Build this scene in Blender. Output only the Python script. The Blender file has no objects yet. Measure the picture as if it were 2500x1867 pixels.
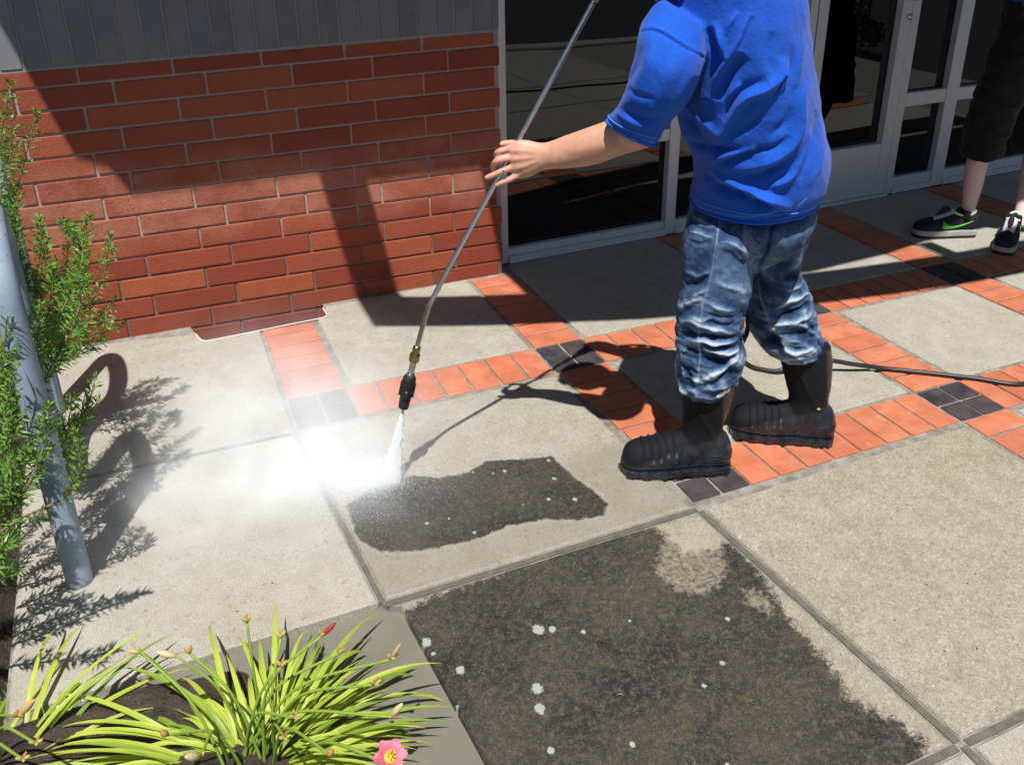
import bpy, bmesh, math, random
import numpy as np
from mathutils import Vector, Matrix
random.seed(7)
RNG = np.random.default_rng(11)
SC = bpy.context.scene
COL = SC.collection

# ------------------------------------------------------------------ camera
CAM_POS = np.array([-0.2917, -2.7430, 1.5745])
CAM_R = np.array([0.913359438, -0.407153607, -0.000690506])
CAM_U = np.array([0.16200294, 0.36186096, 0.91804776])
CAM_F = np.array([0.37353659, 0.83861945, -0.39646921])
FPX, PPX, PPY, IMW, IMH = 2170.73, 1250 + 61.68, 933.5 - 247.49, 2500.0, 1867.0
cam_d = bpy.data.cameras.new('camera')
cam = bpy.data.objects.new('camera', cam_d); COL.objects.link(cam)
cam_d.sensor_fit = 'HORIZONTAL'; cam_d.sensor_width = 36.0
cam_d.lens = FPX / IMW * 36.0
cam_d.shift_x = -61.68 / IMW
cam_d.shift_y = -247.49 / IMW
cam_d.clip_start = 0.05; cam_d.clip_end = 500
M = Matrix.Identity(4)
for i in range(3):
    M[i][0] = CAM_R[i]; M[i][1] = CAM_U[i]; M[i][2] = -CAM_F[i]; M[i][3] = CAM_POS[i]
cam.matrix_world = M
SC.camera = cam

# ------------------------------------------------------------------ light
SUN = Vector((0.19, 0.44, -1.0)).normalized()
world = bpy.data.worlds.new('World'); SC.world = world; world.use_nodes = True
wn = world.node_tree.nodes; wl = world.node_tree.links
bg = wn['Background']; sky = wn.new('ShaderNodeTexSky'); sky.sky_type = 'NISHITA'
sky.sun_disc = False
sky.sun_elevation = math.asin(-SUN.z)
sky.sun_rotation = math.atan2(-SUN.x, -SUN.y)
sky.altitude = 100; sky.air_density = 1.0; sky.dust_density = 0.6; sky.ozone_density = 1.2
wl.new(sky.outputs[0], bg.inputs[0]); bg.inputs[1].default_value = 0.05
sun_d = bpy.data.lights.new('sun', 'SUN'); sun_d.energy = 5.0; sun_d.angle = math.radians(0.53)
sun_d.color = (1.0, 0.965, 0.91)
sun = bpy.data.objects.new('sun', sun_d); COL.objects.link(sun)
sun.rotation_euler = SUN.to_track_quat('-Z', 'Y').to_euler(); sun.location = (-2, -5, 9)
SC.view_settings.view_transform = 'Standard'; SC.view_settings.look = 'None'
SC.view_settings.gamma = 1.0; SC.view_settings.use_curve_mapping = False
SC.view_settings.exposure = 0.35
SC.render.engine = 'CYCLES'
SC.cycles.max_bounces = 7; SC.cycles.diffuse_bounces = 2; SC.cycles.glossy_bounces = 3
SC.cycles.transmission_bounces = 4; SC.cycles.volume_bounces = 5; SC.cycles.transparent_max_bounces = 8
SC.cycles.volume_step_rate = 1.0; SC.cycles.use_denoising = True
SC.cycles.sample_clamp_indirect = 6.0

# ------------------------------------------------------------------ helpers
def ray(x, y):
    """view ray through a point of the photograph (coordinates on a 2212-wide copy)"""
    x, y = x * 1.13020, y * 1.13020
    return CAM_F + (x - PPX) / FPX * CAM_R - (y - PPY) / FPX * CAM_U
def on_z(x, y, z=0.0):
    r = ray(x, y); t = (z - CAM_POS[2]) / r[2]; return CAM_POS + t * r
def on_y(x, y, Y):
    r = ray(x, y); t = (Y - CAM_POS[1]) / r[1]; return CAM_POS + t * r
VH = np.array([0.40688, 0.91348, 0.0])
def on_d(x, y, d):
    """point at horizontal distance d in front of the camera"""
    r = ray(x, y); return CAM_POS + r * (d / (r @ VH))
def proj(P):
    d = np.asarray(P) - CAM_POS; z = d @ CAM_F
    return np.stack([(PPX + FPX * (d @ CAM_R) / z) / 1.1302, (PPY - FPX * (d @ CAM_U) / z) / 1.1302], -1)

def mk(name, V, F, mat=None, parent=None, smooth=False, **props):
    me = bpy.data.meshes.new(name)
    me.from_pydata([tuple(map(float, v)) for v in V], [], [tuple(map(int, f)) for f in F]); me.update()
    return link(name, me, mat, parent, smooth, **props)
def link(name, me, mat=None, parent=None, smooth=False, **props):
    o = bpy.data.objects.new(name, me); COL.objects.link(o)
    if mat is not None and len(me.materials) == 0: me.materials.append(mat)
    if smooth: me.polygons.foreach_set('use_smooth', [True] * len(me.polygons))
    if parent is not None: o.parent = parent
    for k, v in props.items(): o[k] = v
    return o
def empty(name, loc, label, category, rotz=0.0, group=None):
    o = bpy.data.objects.new(name, None); COL.objects.link(o)
    o.location = loc; o.rotation_euler = (0, 0, rotz); o.empty_display_size = 0.1
    o['label'] = label; o['category'] = category
    if group: o['group'] = group
    return o
def local(parent, P):
    """world points -> parent's local space (parents here only move and turn about z)"""
    a = parent.rotation_euler[2]; c, s = math.cos(a), math.sin(a)
    P = np.asarray(P, float) - np.array(parent.location)
    return np.stack([c * P[..., 0] + s * P[..., 1], -s * P[..., 0] + c * P[..., 1], P[..., 2]], -1)
def box_mesh(name, x0, x1, y0, y1, z0, z1, bev=0.0, seg=1, fn=None):
    bm = bmesh.new(); bmesh.ops.create_cube(bm, size=1.0)
    for v in bm.verts:
        v.co = Vector((x0 + (v.co.x + .5) * (x1 - x0), y0 + (v.co.y + .5) * (y1 - y0), z0 + (v.co.z + .5) * (z1 - z0)))
    if bev > 0: bmesh.ops.bevel(bm, geom=bm.edges[:], offset=bev, segments=seg, profile=0.5, affect='EDGES')
    if fn:
        for v in bm.verts: v.co = Vector(fn(v.co))
    me = bpy.data.meshes.new(name); bm.to_mesh(me); bm.free(); return me
def box(name, x0, x1, y0, y1, z0, z1, mat, parent=None, bev=0.0, **props):
    return link(name, box_mesh(name, x0, x1, y0, y1, z0, z1, bev), mat, parent, **props)

def catmull(P, n):
    """resample a control polyline (any dimension) to n points with a centripetal-like spline"""
    P = np.asarray(P, float)
    if len(P) == 2: return P[0] + (P[1] - P[0]) * np.linspace(0, 1, n)[:, None]
    seg = np.linalg.norm(np.diff(P[:, :3] if P.shape[1] >= 3 else P, axis=0), axis=1) + 1e-9
    t = np.concatenate([[0], np.cumsum(seg)]); T = np.linspace(0, t[-1], n)
    m = np.zeros_like(P)
    m[1:-1] = (P[2:] - P[:-2]) / (t[2:] - t[:-2])[:, None]
    m[0] = (P[1] - P[0]) / seg[0]; m[-1] = (P[-1] - P[-2]) / seg[-1]
    i = np.clip(np.searchsorted(t, T, side='right') - 1, 0, len(P) - 2)
    h = seg[i][:, None]; s = ((T - t[i]) / seg[i])[:, None]
    return ((2 * s**3 - 3 * s**2 + 1) * P[i] + (s**3 - 2 * s**2 + s) * h * m[i]
            + (-2 * s**3 + 3 * s**2) * P[i + 1] + (s**3 - s**2) * h * m[i + 1])
def tube_data(path, radii, n=12, cap=True, flat=None, up=None):
    """swept tube along path with per-point radius; flat squashes the binormal"""
    path = np.asarray(path, float); m = len(path)
    radii = np.full(m, radii, float) if np.isscalar(radii) else np.asarray(radii, float)
    T = np.gradient(path, axis=0); T /= np.linalg.norm(T, axis=1)[:, None] + 1e-12
    a = np.array(up if up is not None else ([0, 0, 1.0] if abs(T[0][2]) < .9 else [1.0, 0, 0]))
    V = []; th = np.linspace(0, 2 * np.pi, n, endpoint=False)
    for i in range(m):
        a = a - T[i] * (a @ T[i]); a /= np.linalg.norm(a) + 1e-12
        b = np.cross(T[i], a); k = 1.0 if flat is None else flat
        V += list(path[i] + radii[i] * (np.cos(th)[:, None] * a + k * np.sin(th)[:, None] * b))
    F = [(i * n + j, i * n + (j + 1) % n, (i + 1) * n + (j + 1) % n, (i + 1) * n + j) for i in range(m - 1) for j in range(n)]
    if cap:
        F.append(tuple(range(n - 1, -1, -1))); F.append(tuple(range((m - 1) * n, m * n)))
    return V, F
def join(parts):
    V, F, k = [], [], 0
    for v, f in parts:
        V += list(v); F += [tuple(i + k for i in q) for q in f]; k += len(v)
    return V, F
def tube(name, path, radii, mat, parent=None, n=12, flat=None, up=None, **props):
    V, F = tube_data(path, radii, n, True, flat, up)
    return mk(name, V, F, mat, parent, True, **props)
def ellipse_loft(secs, n=40, rings=40):
    """secs: rows (cx,cy,cz, ax,ay,az, bx,by,bz): centre and two half axes -> closed tube"""
    S = catmull(np.asarray(secs, float), rings)
    th = np.linspace(0, 2 * np.pi, n, endpoint=False); V = []
    for s in S:
        V += list(s[:3] + np.cos(th)[:, None] * s[3:6] + np.sin(th)[:, None] * s[6:9])
    F = [(i * n + j, i * n + (j + 1) % n, (i + 1) * n + (j + 1) % n, (i + 1) * n + j) for i in range(rings - 1) for j in range(n)]
    F.append(tuple(range(n - 1, -1, -1))); F.append(tuple(range((rings - 1) * n, rings * n)))
    return V, F
def remesh(parts, voxel, smooth=6, sub=0, factor=0.5):
    """several closed shells -> one continuous surface"""
    V, F = join(parts)
    me = bpy.data.meshes.new('tmp'); me.from_pydata([tuple(map(float, v)) for v in V], [], F); me.update()
    bm = bmesh.new(); bm.from_mesh(me); bmesh.ops.recalc_face_normals(bm, faces=bm.faces[:]); bm.to_mesh(me); bm.free()
    o = bpy.data.objects.new('tmp', me); COL.objects.link(o)
    r = o.modifiers.new('r', 'REMESH'); r.mode = 'VOXEL'; r.voxel_size = voxel
    if smooth:
        s = o.modifiers.new('s', 'SMOOTH'); s.iterations = smooth; s.factor = factor
    if sub:
        u = o.modifiers.new('u', 'SUBSURF'); u.levels = sub; u.render_levels = sub
    dg = bpy.context.evaluated_depsgraph_get(); ev = o.evaluated_get(dg)
    out = bpy.data.meshes.new_from_object(ev, depsgraph=dg)
    bpy.data.objects.remove(o); bpy.data.meshes.remove(me)
    out.materials.clear()
    return out
def get_co(me):
    a = np.empty(len(me.vertices) * 3, np.float32); me.vertices.foreach_get('co', a); return a.reshape(-1, 3).astype(float)
def get_no(me):
    a = np.empty(len(me.vertices) * 3, np.float32); me.vertices.foreach_get('normal', a); return a.reshape(-1, 3).astype(float)
def set_co(me, co):
    me.vertices.foreach_set('co', np.ascontiguousarray(co, np.float32).ravel()); me.update()
def attr(me, name, vals):
    at = me.attributes.new(name, 'FLOAT', 'POINT'); at.data.foreach_set('value', np.asarray(vals, np.float32))

def _hash(ix, iy, iz, seed):
    h = (ix * 374761393 + iy * 668265263 + iz * 2147483647 + seed * 144665) & 0xffffffff
    h = ((h ^ (h >> 13)) * 1274126177) & 0xffffffff
    return ((h ^ (h >> 16)) & 0xffff) / 65535.0
def vnoise(P, seed=0):
    P = np.asarray(P, float); i = np.floor(P).astype(np.int64); f = P - i; f = f * f * (3 - 2 * f)
    out = 0
    for dx in (0, 1):
        for dy in (0, 1):
            for dz in (0, 1):
                w = (f[:, 0] if dx else 1 - f[:, 0]) * (f[:, 1] if dy else 1 - f[:, 1]) * (f[:, 2] if dz else 1 - f[:, 2])
                out = out + w * _hash(i[:, 0] + dx, i[:, 1] + dy, i[:, 2] + dz, seed)
    return out
def fbm(P, seed=0, oct=3):
    a, s, t = 1.0, 0, 0
    for k in range(oct):
        s = s + a * vnoise(P * 2**k, seed + k); t += a; a *= .5
    return s / t
def seg_dist(P, line):
    """distance of 2-d points to a polyline and the parameter (0..1) along it, and signed side"""
    P = np.asarray(P, float); L = np.asarray(line, float)
    best = np.full(len(P), 1e9); par = np.zeros(len(P)); side = np.zeros(len(P))
    ln = np.linalg.norm(np.diff(L, axis=0), axis=1); acc = np.concatenate([[0], np.cumsum(ln)]); tot = acc[-1]
    for k in range(len(L) - 1):
        a, b = L[k], L[k + 1]; ab = b - a
        t = np.clip(((P - a) @ ab) / (ab @ ab), 0, 1); q = a + t[:, None] * ab
        d = np.linalg.norm(P - q, axis=1); m = d < best
        best[m] = d[m]; par[m] = ((acc[k] + t * ln[k]) / tot)[m]
        side[m] = np.sign(ab[0] * (P[:, 1] - a[1]) - ab[1] * (P[:, 0] - a[0]))[m]
    return best, par, side
def inside_sd(P, poly):
    """signed distance to a closed polygon, positive inside"""
    L = np.asarray(list(poly) + [poly[0]], float); d, _, _ = seg_dist(P, L)
    P = np.asarray(P, float); ins = np.zeros(len(P), bool)
    for a, b in zip(L[:-1], L[1:]):
        c = ((a[1] > P[:, 1]) != (b[1] > P[:, 1]))
        with np.errstate(divide='ignore', invalid='ignore'):
            xx = (b[0] - a[0]) * (P[:, 1] - a[1]) / (b[1] - a[1] + 1e-12) + a[0]
        ins ^= c & (P[:, 0] < xx)
    return np.where(ins, d, -d)
def sstep(x, a, b):
    t = np.clip((np.asarray(x, float) - a) / (b - a), 0, 1); return t * t * (3 - 2 * t)

# ------------------------------------------------------------------ materials
class Mat:
    def __init__(s, name, color=(.5, .5, .5), rough=.8, metal=0.0, spec=.5):
        s.m = bpy.data.materials.new(name); s.m.use_nodes = True
        s.t = s.m.node_tree; s.n = s.t.nodes; s.l = s.t.links
        s.b = s.n['Principled BSDF']; s.out = s.n['Material Output']
        s.set('Base Color', (*color, 1)); s.set('Roughness', rough); s.set('Metallic', metal); s.set('Specular IOR Level', spec)
        s.tc = None
    def set(s, k, v):
        if hasattr(v, 'links') or hasattr(v, 'is_output'): s.l.new(v, s.b.inputs[k])
        else: s.b.inputs[k].default_value = v
    def coord(s, kind='Object', scale=None, rand=False):
        if s.tc is None: s.tc = s.n.new('ShaderNodeTexCoord')
        v = s.tc.outputs[kind]
        if rand:
            oi = s.n.new('ShaderNodeObjectInfo'); ad = s.n.new('ShaderNodeVectorMath'); ad.operation = 'MULTIPLY_ADD'
            cb = s.n.new('ShaderNodeCombineXYZ')
            for k in range(3): s.l.new(oi.outputs['Random'], cb.inputs[k])
            s.l.new(cb.outputs[0], ad.inputs[0]); ad.inputs[1].default_value = (37., 19., 53.); s.l.new(v, ad.inputs[2]); v = ad.outputs[0]
        if scale is not None:
            mp = s.n.new('ShaderNodeMapping'); mp.inputs['Scale'].default_value = scale; s.l.new(v, mp.inputs[0]); v = mp.outputs[0]
        return v
    def noise(s, scale, detail=4, rough=.55, vec=None, out=0):
        n = s.n.new('ShaderNodeTexNoise'); n.inputs['Scale'].default_value = scale; n.inputs['Detail'].default_value = detail
        n.inputs['Roughness'].default_value = rough; s.l.new(vec if vec is not None else s.coord(), n.inputs['Vector']); return n.outputs[out]
    def voro(s, scale, vec=None, feature='F1'):
        n = s.n.new('ShaderNodeTexVoronoi'); n.feature = feature; n.inputs['Scale'].default_value = scale
        s.l.new(vec if vec is not None else s.coord(), n.inputs['Vector']); return n.outputs['Distance']
    def cell(s, scale, vec=None):
        n = s.n.new('ShaderNodeTexVoronoi'); n.inputs['Scale'].default_value = scale
        s.l.new(vec if vec is not None else s.coord(), n.inputs['Vector']); x = s.n.new('ShaderNodeSeparateColor'); s.l.new(n.outputs['Color'], x.inputs[0]); return x.outputs[0]
    def ramp(s, fac, stops):
        r = s.n.new('ShaderNodeValToRGB'); e = r.color_ramp.elements
        while len(e) < len(stops): e.new(.5)
        for k, (p, c) in enumerate(stops):
            e[k].position = p; e[k].color = (c, c, c, 1) if np.isscalar(c) else (*c, 1)
        s.l.new(fac, r.inputs[0]); return r.outputs[0]
    def mix(s, fac, a, b, mode='MIX'):
        n = s.n.new('ShaderNodeMix'); n.data_type = 'RGBA'; n.blend_type = mode
        for k, v in ((0, fac), (6, a), (7, b)):
            inp = n.inputs[k]
            if hasattr(v, 'is_output'): s.l.new(v, inp)
            elif k == 0: inp.default_value = v
            else: inp.default_value = (*v, 1) if not np.isscalar(v) else (v, v, v, 1)
        return n.outputs[2]
    def math(s, op, a, b=0.0, clamp=False):
        n = s.n.new('ShaderNodeMath'); n.operation = op; n.use_clamp = clamp
        for inp, v in ((n.inputs[0], a), (n.inputs[1], b)):
            if hasattr(v, 'is_output'): s.l.new(v, inp)
            else: inp.default_value = v
        return n.outputs[0]
    def attr(s, name):
        n = s.n.new('ShaderNodeAttribute'); n.attribute_name = name; return n.outputs['Fac']
    def random(s):
        return s.n.new('ShaderNodeObjectInfo').outputs['Random']
    def bump(s, h, strength=.3, dist=.01, normal=None):
        n = s.n.new('ShaderNodeBump'); n.inputs['Strength'].default_value = strength; n.inputs['Distance'].default_value = dist
        s.l.new(h, n.inputs['Height'])
        if normal is not None: s.l.new(normal, n.inputs['Normal'])
        s.l.new(n.outputs[0], s.b.inputs['Normal']); return n.outputs[0]
# ------------------------------------------------------------------ surface materials
def concrete_mat(name='concrete'):
    m = Mat(name, rough=.88, spec=.3)
    rnd = m.random()
    big = m.noise(2.2, 5, .6); mid = m.noise(11, 4, .6); fine = m.noise(430, 2, .7); grit = m.noise(760, 2, .6)
    c = m.mix(m.ramp(big, [(.34, 0), (.68, 1)]), (.375, .352, .298), (.445, .438, .405))
    c = m.mix(m.math('MULTIPLY', rnd, .35), c, (.44, .425, .375))
    c = m.mix(m.ramp(mid, [(.40, .30), (.66, 0)]), c, (.215, .18, .12))
    c = m.mix(m.ramp(fine, [(.34, .85), (.52, 0)]), c, (.19, .165, .125))
    c = m.mix(m.ramp(fine, [(.54, 0), (.70, .8)]), c, (.68, .64, .56))
    c = m.mix(m.ramp(grit, [(.30, .5), (.42, 0)]), c, (.10, .085, .065))
    cl = m.cell(210); cl2 = m.cell(115); gr = m.math('ADD', .16, m.math('MULTIPLY', m.attr('tan'), .50))
    c = m.mix(m.math('MULTIPLY', gr, m.ramp(cl, [(.0, .62), (.20, .30), (.34, 0)])), c, (.16, .135, .10))
    c = m.mix(m.math('MULTIPLY', gr, m.ramp(cl, [(.74, 0), (.86, .28), (1.0, .6)])), c, (.66, .62, .54))
    c = m.mix(m.ramp(cl2, [(.0, .35), (.03, .3), (.045, 0)]), c, (.14, .12, .09))
    c = m.mix(m.math('MULTIPLY', gr, m.ramp(m.noise(26, 5, .7), [(.36, .5), (.56, 0)])), c, m.mix(1.0, c, (.62, .56, .46), 'MULTIPLY'))
    c = m.mix(m.math('MULTIPLY', m.attr('tan'), .8), c, m.mix(1.0, c, (.80, .755, .665), 'MULTIPLY'))
    # wet film and run-off near the working area
    wet = m.attr('wet')
    c = m.mix(m.math('MULTIPLY', wet, .5), c, (.17, .15, .11))
    # grime: irregular edged patches of black biofilm
    d = m.attr('dirt')
    edge = m.math('ADD', d, m.math('MULTIPLY', m.math('SUBTRACT', m.noise(38, 5, .65), .5), 0.9))
    edge = m.math('ADD', edge, m.math('MULTIPLY', m.math('SUBTRACT', m.noise(210, 2, .6), .5), 0.55))
    mask = m.ramp(edge, [(.40, 0), (.60, 1)])
    g1 = m.noise(5, 6, .70); g2 = m.noise(55, 4, .7); g3 = m.noise(230, 3, .7)
    gc = m.mix(m.ramp(g1, [(.38, 0), (.62, 1)]), (.015, .016, .017), (.052, .047, .037))
    gc = m.mix(m.ramp(g2, [(.46, 0), (.68, .85)]), gc, (.088, .076, .052))
    gc = m.mix(m.ramp(g3, [(.55, 0), (.72, .55)]), gc, (.16, .14, .105))
    gc = m.mix(m.ramp(g3, [(.32, .85), (.46, 0)]), gc, (.013, .013, .013))
    gc = m.mix(m.ramp(m.noise(24, 3, .5), [(.64, 0), (.74, .65)]), gc, (.115, .075, .015))
    gc = m.mix(m.ramp(cl, [(.80, 0), (1.0, .22)]), gc, (.22, .19, .145)); gc = m.mix(m.ramp(cl, [(0, .35), (.25, 0)]), gc, (.010, .010, .010))
    c = m.mix(mask, c, gc)
    # scrubbed, half cleaned swirl
    h = m.math('ADD', m.attr('half'), m.math('MULTIPLY', m.math('SUBTRACT', g2, .5), 1.0))
    h = m.math('MULTIPLY', m.ramp(h, [(.42, 0), (.62, 1)]), m.ramp(m.noise(75, 4, .75), [(.40, 1), (.62, .15)]))
    c = m.mix(m.math('MULTIPLY', h, .66), c, (.34, .29, .21))
    # white lichen
    li = m.math('ADD', m.attr('lichen'), m.math('MULTIPLY', m.math('SUBTRACT', m.noise(150, 3, .7), .5), .9))
    c = m.mix(m.ramp(li, [(.48, 0), (.62, 1)]), c, (.32, .32, .30))
    m.set('Base Color', c)
    m.set('Roughness', m.mix(m.math('MULTIPLY', wet, .8), .9, .42))
    hgt = m.math('ADD', m.math('MULTIPLY', fine, .8), m.math('MULTIPLY', grit, .5))
    m.bump(hgt, .16, .003)
    return m.m
CONCRETE = concrete_mat()
def tile_mat(name, dark):
    m = Mat(name, rough=.62, spec=.4)
    v = m.coord(rand=True); rnd = m.random()
    n = m.noise(16, 4, .6, v); f = m.noise(160, 3, .6, v)
    if dark:
        c = m.mix(m.ramp(n, [(.35, 0), (.68, 1)]), (.028, .026, .032), (.066, .060, .066))
        c = m.mix(m.math('MULTIPLY', rnd, .5), c, (.070, .048, .044))
        c = m.mix(m.ramp(f, [(.6, 0), (.78, .4)]), c, (.14, .13, .13))
    else:
        c = m.mix(rnd, (.50, .140, .070), (.62, .235, .128))
        c = m.mix(m.ramp(rnd, [(.70, 0), (.90, .55)]), c, (.40, .105, .050)); c = m.mix(m.ramp(rnd, [(.06, .6), (.16, 0)]), c, (.66, .28, .17))
        c = m.mix(m.ramp(n, [(.35, .5), (.6, 0)]), c, (.42, .10, .046))
        pz = m.n.new('ShaderNodeNewGeometry').outputs['Position']; c = m.mix(m.ramp(m.noise(4.5, 5, .7, pz), [(.44, .42), (.60, 0)]), c, (.33, .115, .065)); c = m.mix(m.ramp(m.noise(34, 5, .75, pz), [(.62, 0), (.74, .5)]), c, (.42, .30, .24))
        c = m.mix(m.ramp(f, [(.62, 0), (.8, .4)]), c, (.66, .30, .17))
        c = m.mix(m.ramp(m.noise(60, 5, .75, v), [(.24, .6), (.33, 0)]), c, (.20, .07, .035))
        c = m.mix(m.ramp(m.noise(7, 3, .6, v), [(.62, 0), (.72, .35)]), c, (.62, .34, .23))
    m.set('Base Color', c); m.set('Roughness', m.ramp(n, [(.3, .45), (.7, .75)]))
    m.bump(m.math('ADD', f, m.math('MULTIPLY', n, 2.0)), .22, .002); return m.m
TILE = tile_mat('terracotta_tile', False); TILE_DARK = tile_mat('charcoal_tile', True)
def mortar_mat(name, c1, c2, scale=60):
    m = Mat(name, rough=.95, spec=.2); n = m.noise(scale, 5, .65); f = m.noise(400, 2)
    m.set('Base Color', m.mix(m.ramp(f, [(.35, .4), (.55, 0)]), m.mix(m.ramp(n, [(.35, 0), (.65, 1)]), c1, c2), tuple(x * .5 for x in c1)))
    m.bump(m.math('ADD', n, f), .5, .004); return m.m
GROUT = mortar_mat('joint_mortar', (.17, .155, .125), (.34, .325, .29), 20)
def wall_mortar():
    m = Mat('wall_mortar', rough=.95, spec=.2); n = m.noise(40, 5, .65); f = m.noise(300, 2)
    g = m.n.new('ShaderNodeNewGeometry'); sx = m.n.new('ShaderNodeSeparateXYZ'); m.l.new(g.outputs['Position'], sx.inputs[0])
    zz = m.math('SUBTRACT', sx.outputs['Z'], m.math('MULTIPLY', m.math('SUBTRACT', m.noise(2.5, 3, .6, g.outputs['Position']), .5), .25))
    dry = m.ramp(zz, [(.27, 0), (.40, 1)])
    c = m.mix(dry, m.mix(n, (.15, .085, .068), (.25, .155, .13)), m.mix(n, (.33, .235, .205), (.45, .355, .325)))
    c = m.mix(m.ramp(m.noise(90, 4, .8), [(.66, 0), (.70, .9)]), c, (.05, .035, .03))
    m.set('Base Color', c); m.bump(m.math('ADD', n, f), .5, .004); return m.m
MORTAR = wall_mortar()
def brick_mat():
    m = Mat('face_brick', rough=.82, spec=.3)
    v = m.coord(rand=True); rnd = m.random(); n = m.noise(9, 4, .6, v); f = m.noise(330, 3, .65, v)
    c = m.mix(m.ramp(rnd, [(0, 0), (.25, .1), (.6, .5), (1, 1)]), (.235, .046, .026), (.40, .105, .046))
    c = m.mix(m.ramp(n, [(.38, .45), (.66, 0)]), c, (.30, .060, .028))
    c = m.mix(m.ramp(f, [(.34, .55), (.47, 0)]), c, (.17, .038, .022))
    c = m.mix(m.ramp(f, [(.60, 0), (.76, .4)]), c, (.50, .24, .15))
    # drying splash marks: paler bloom with dark wet specks, in a band kept below the wall's shaded part
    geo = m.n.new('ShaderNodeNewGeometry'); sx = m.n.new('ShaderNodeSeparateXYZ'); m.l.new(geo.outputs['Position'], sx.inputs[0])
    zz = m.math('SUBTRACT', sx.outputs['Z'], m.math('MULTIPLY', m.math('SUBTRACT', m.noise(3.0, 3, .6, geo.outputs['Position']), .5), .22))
    dry = m.ramp(zz, [(.33, 0), (.42, 1), (.60, 1), (.70, .12)])  # top fade-out painted in so the shaded upper bricks come out darker
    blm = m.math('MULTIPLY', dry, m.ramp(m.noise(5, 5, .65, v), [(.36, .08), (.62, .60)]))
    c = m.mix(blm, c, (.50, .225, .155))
    sp = m.ramp(m.voro(70, v), [(.16, 1), (.26, 0)]); spm = m.ramp(m.noise(13, 3, .6, v), [(.42, 0), (.58, .9)])
    c = m.mix(m.math('MULTIPLY', m.math('MULTIPLY', sp, spm), dry), c, (.21, .055, .032))
    m.set('Base Color', c); m.bump(m.math('ADD', m.math('MULTIPLY', m.noise(95, 4, .75, v), 1.5), m.math('ADD', f, m.math('MULTIPLY', n, 1.5))), .55, .004); return m.m
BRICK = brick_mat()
def grey_brick_mat():
    m = Mat('grey_glazed_brick', rough=.7, spec=.35); v = m.coord(rand=True); rnd = m.random(); f = m.noise(300, 3, .6, v)
    c = m.mix(rnd, (.150, .160, .188), (.195, .202, .225)); c = m.mix(m.ramp(f, [(.4, .4), (.55, 0)]), c, (.12, .12, .125))  # slight blue of the skylight put into the grey brick colour
    c = m.mix(m.ramp(m.noise(8, 4, .6, v), [(.4, 0), (.7, .4)]), c, (.26, .255, .255))
    m.set('Base Color', c); m.bump(f, .3, .003); return m.m
GREYBRICK = grey_brick_mat()
GREYMORTAR = mortar_mat('grey_mortar', (.26, .25, .245), (.34, .33, .32))
def metal_frame_mat():
    m = Mat('anodised_aluminium', (.62, .64, .68), .45, .25, .5)
    n = m.noise(25, 4, .6); s = m.noise(400, 2, .5, m.coord(scale=(1, 1, .05)))
    m.set('Base Color', m.mix(m.ramp(n, [(.35, .35), (.6, 0)]), (.62, .64, .68), (.47, .48, .50)))
    m.set('Roughness', m.ramp(s, [(.3, .34), (.7, .52)])); return m.m
ALU = metal_frame_mat()
def glass_mat():
    m = bpy.data.materials.new('tinted_glass'); m.use_nodes = True; t = m.node_tree; t.nodes.clear()
    o = t.nodes.new('ShaderNodeOutputMaterial'); mx = t.nodes.new('ShaderNodeMixShader'); fr = t.nodes.new('ShaderNodeFresnel')
    tr = t.nodes.new('ShaderNodeBsdfTransparent'); gl = t.nodes.new('ShaderNodeBsdfGlossy')
    fr.inputs['IOR'].default_value = 1.55; tr.inputs[0].default_value = (.30, .33, .34, 1); gl.inputs['Roughness'].default_value = 0.0
    gl.inputs[0].default_value = (.95, .97, 1, 1)
    nz = t.nodes.new('ShaderNodeTexNoise'); nz.inputs['Scale'].default_value = 1.6; nz.inputs['Detail'].default_value = 1
    bp = t.nodes.new('ShaderNodeBump'); bp.inputs['Strength'].default_value = .25; bp.inputs['Distance'].default_value = .006
    tc = t.nodes.new('ShaderNodeTexCoord'); t.links.new(tc.outputs['Object'], nz.inputs['Vector'])
    t.links.new(nz.outputs[0], bp.inputs['Height']); t.links.new(bp.outputs[0], gl.inputs['Normal'])
    t.links.new(fr.outputs[0], mx.inputs[0]); t.links.new(tr.outputs[0], mx.inputs[1]); t.links.new(gl.outputs[0], mx.inputs[2]); t.links.new(mx.outputs[0], o.inputs[0])
    return m
GLASS = glass_mat()
BLACK_RUBBER = Mat('black_gasket', (.012, .012, .013), .6).m
def plain(name, c, rough=.8, metal=0.0, spec=.4, var=.25, scale=30):
    m = Mat(name, c, rough, metal, spec); n = m.noise(scale, 4, .6)
    m.set('Base Color', m.mix(m.ramp(n, [(.3, 1), (.7, 0)]), c, tuple(x * (1 - var) for x in c))); m.bump(n, .12, .003); return m.m
SOIL = None
def soil_mat():
    m = Mat('bark_soil', rough=.85, spec=.3); n = m.noise(18, 5, .7); f = m.noise(120, 4, .7); v = m.voro(90)
    c = m.mix(m.ramp(n, [(.35, 0), (.65, 1)]), (.035, .028, .022), (.105, .082, .062))
    c = m.mix(m.ramp(f, [(.58, 0), (.74, .7)]), c, (.21, .17, .13)); c = m.mix(m.ramp(v, [(.1, .6), (.3, 0)]), c, (.012, .010, .008))
    m.set('Base Color', c); m.set('Roughness', m.ramp(n, [(.4, .5), (.6, .95)])); m.bump(m.math('ADD', n, f), .9, .02); return m.m
SOIL = soil_mat()
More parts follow.
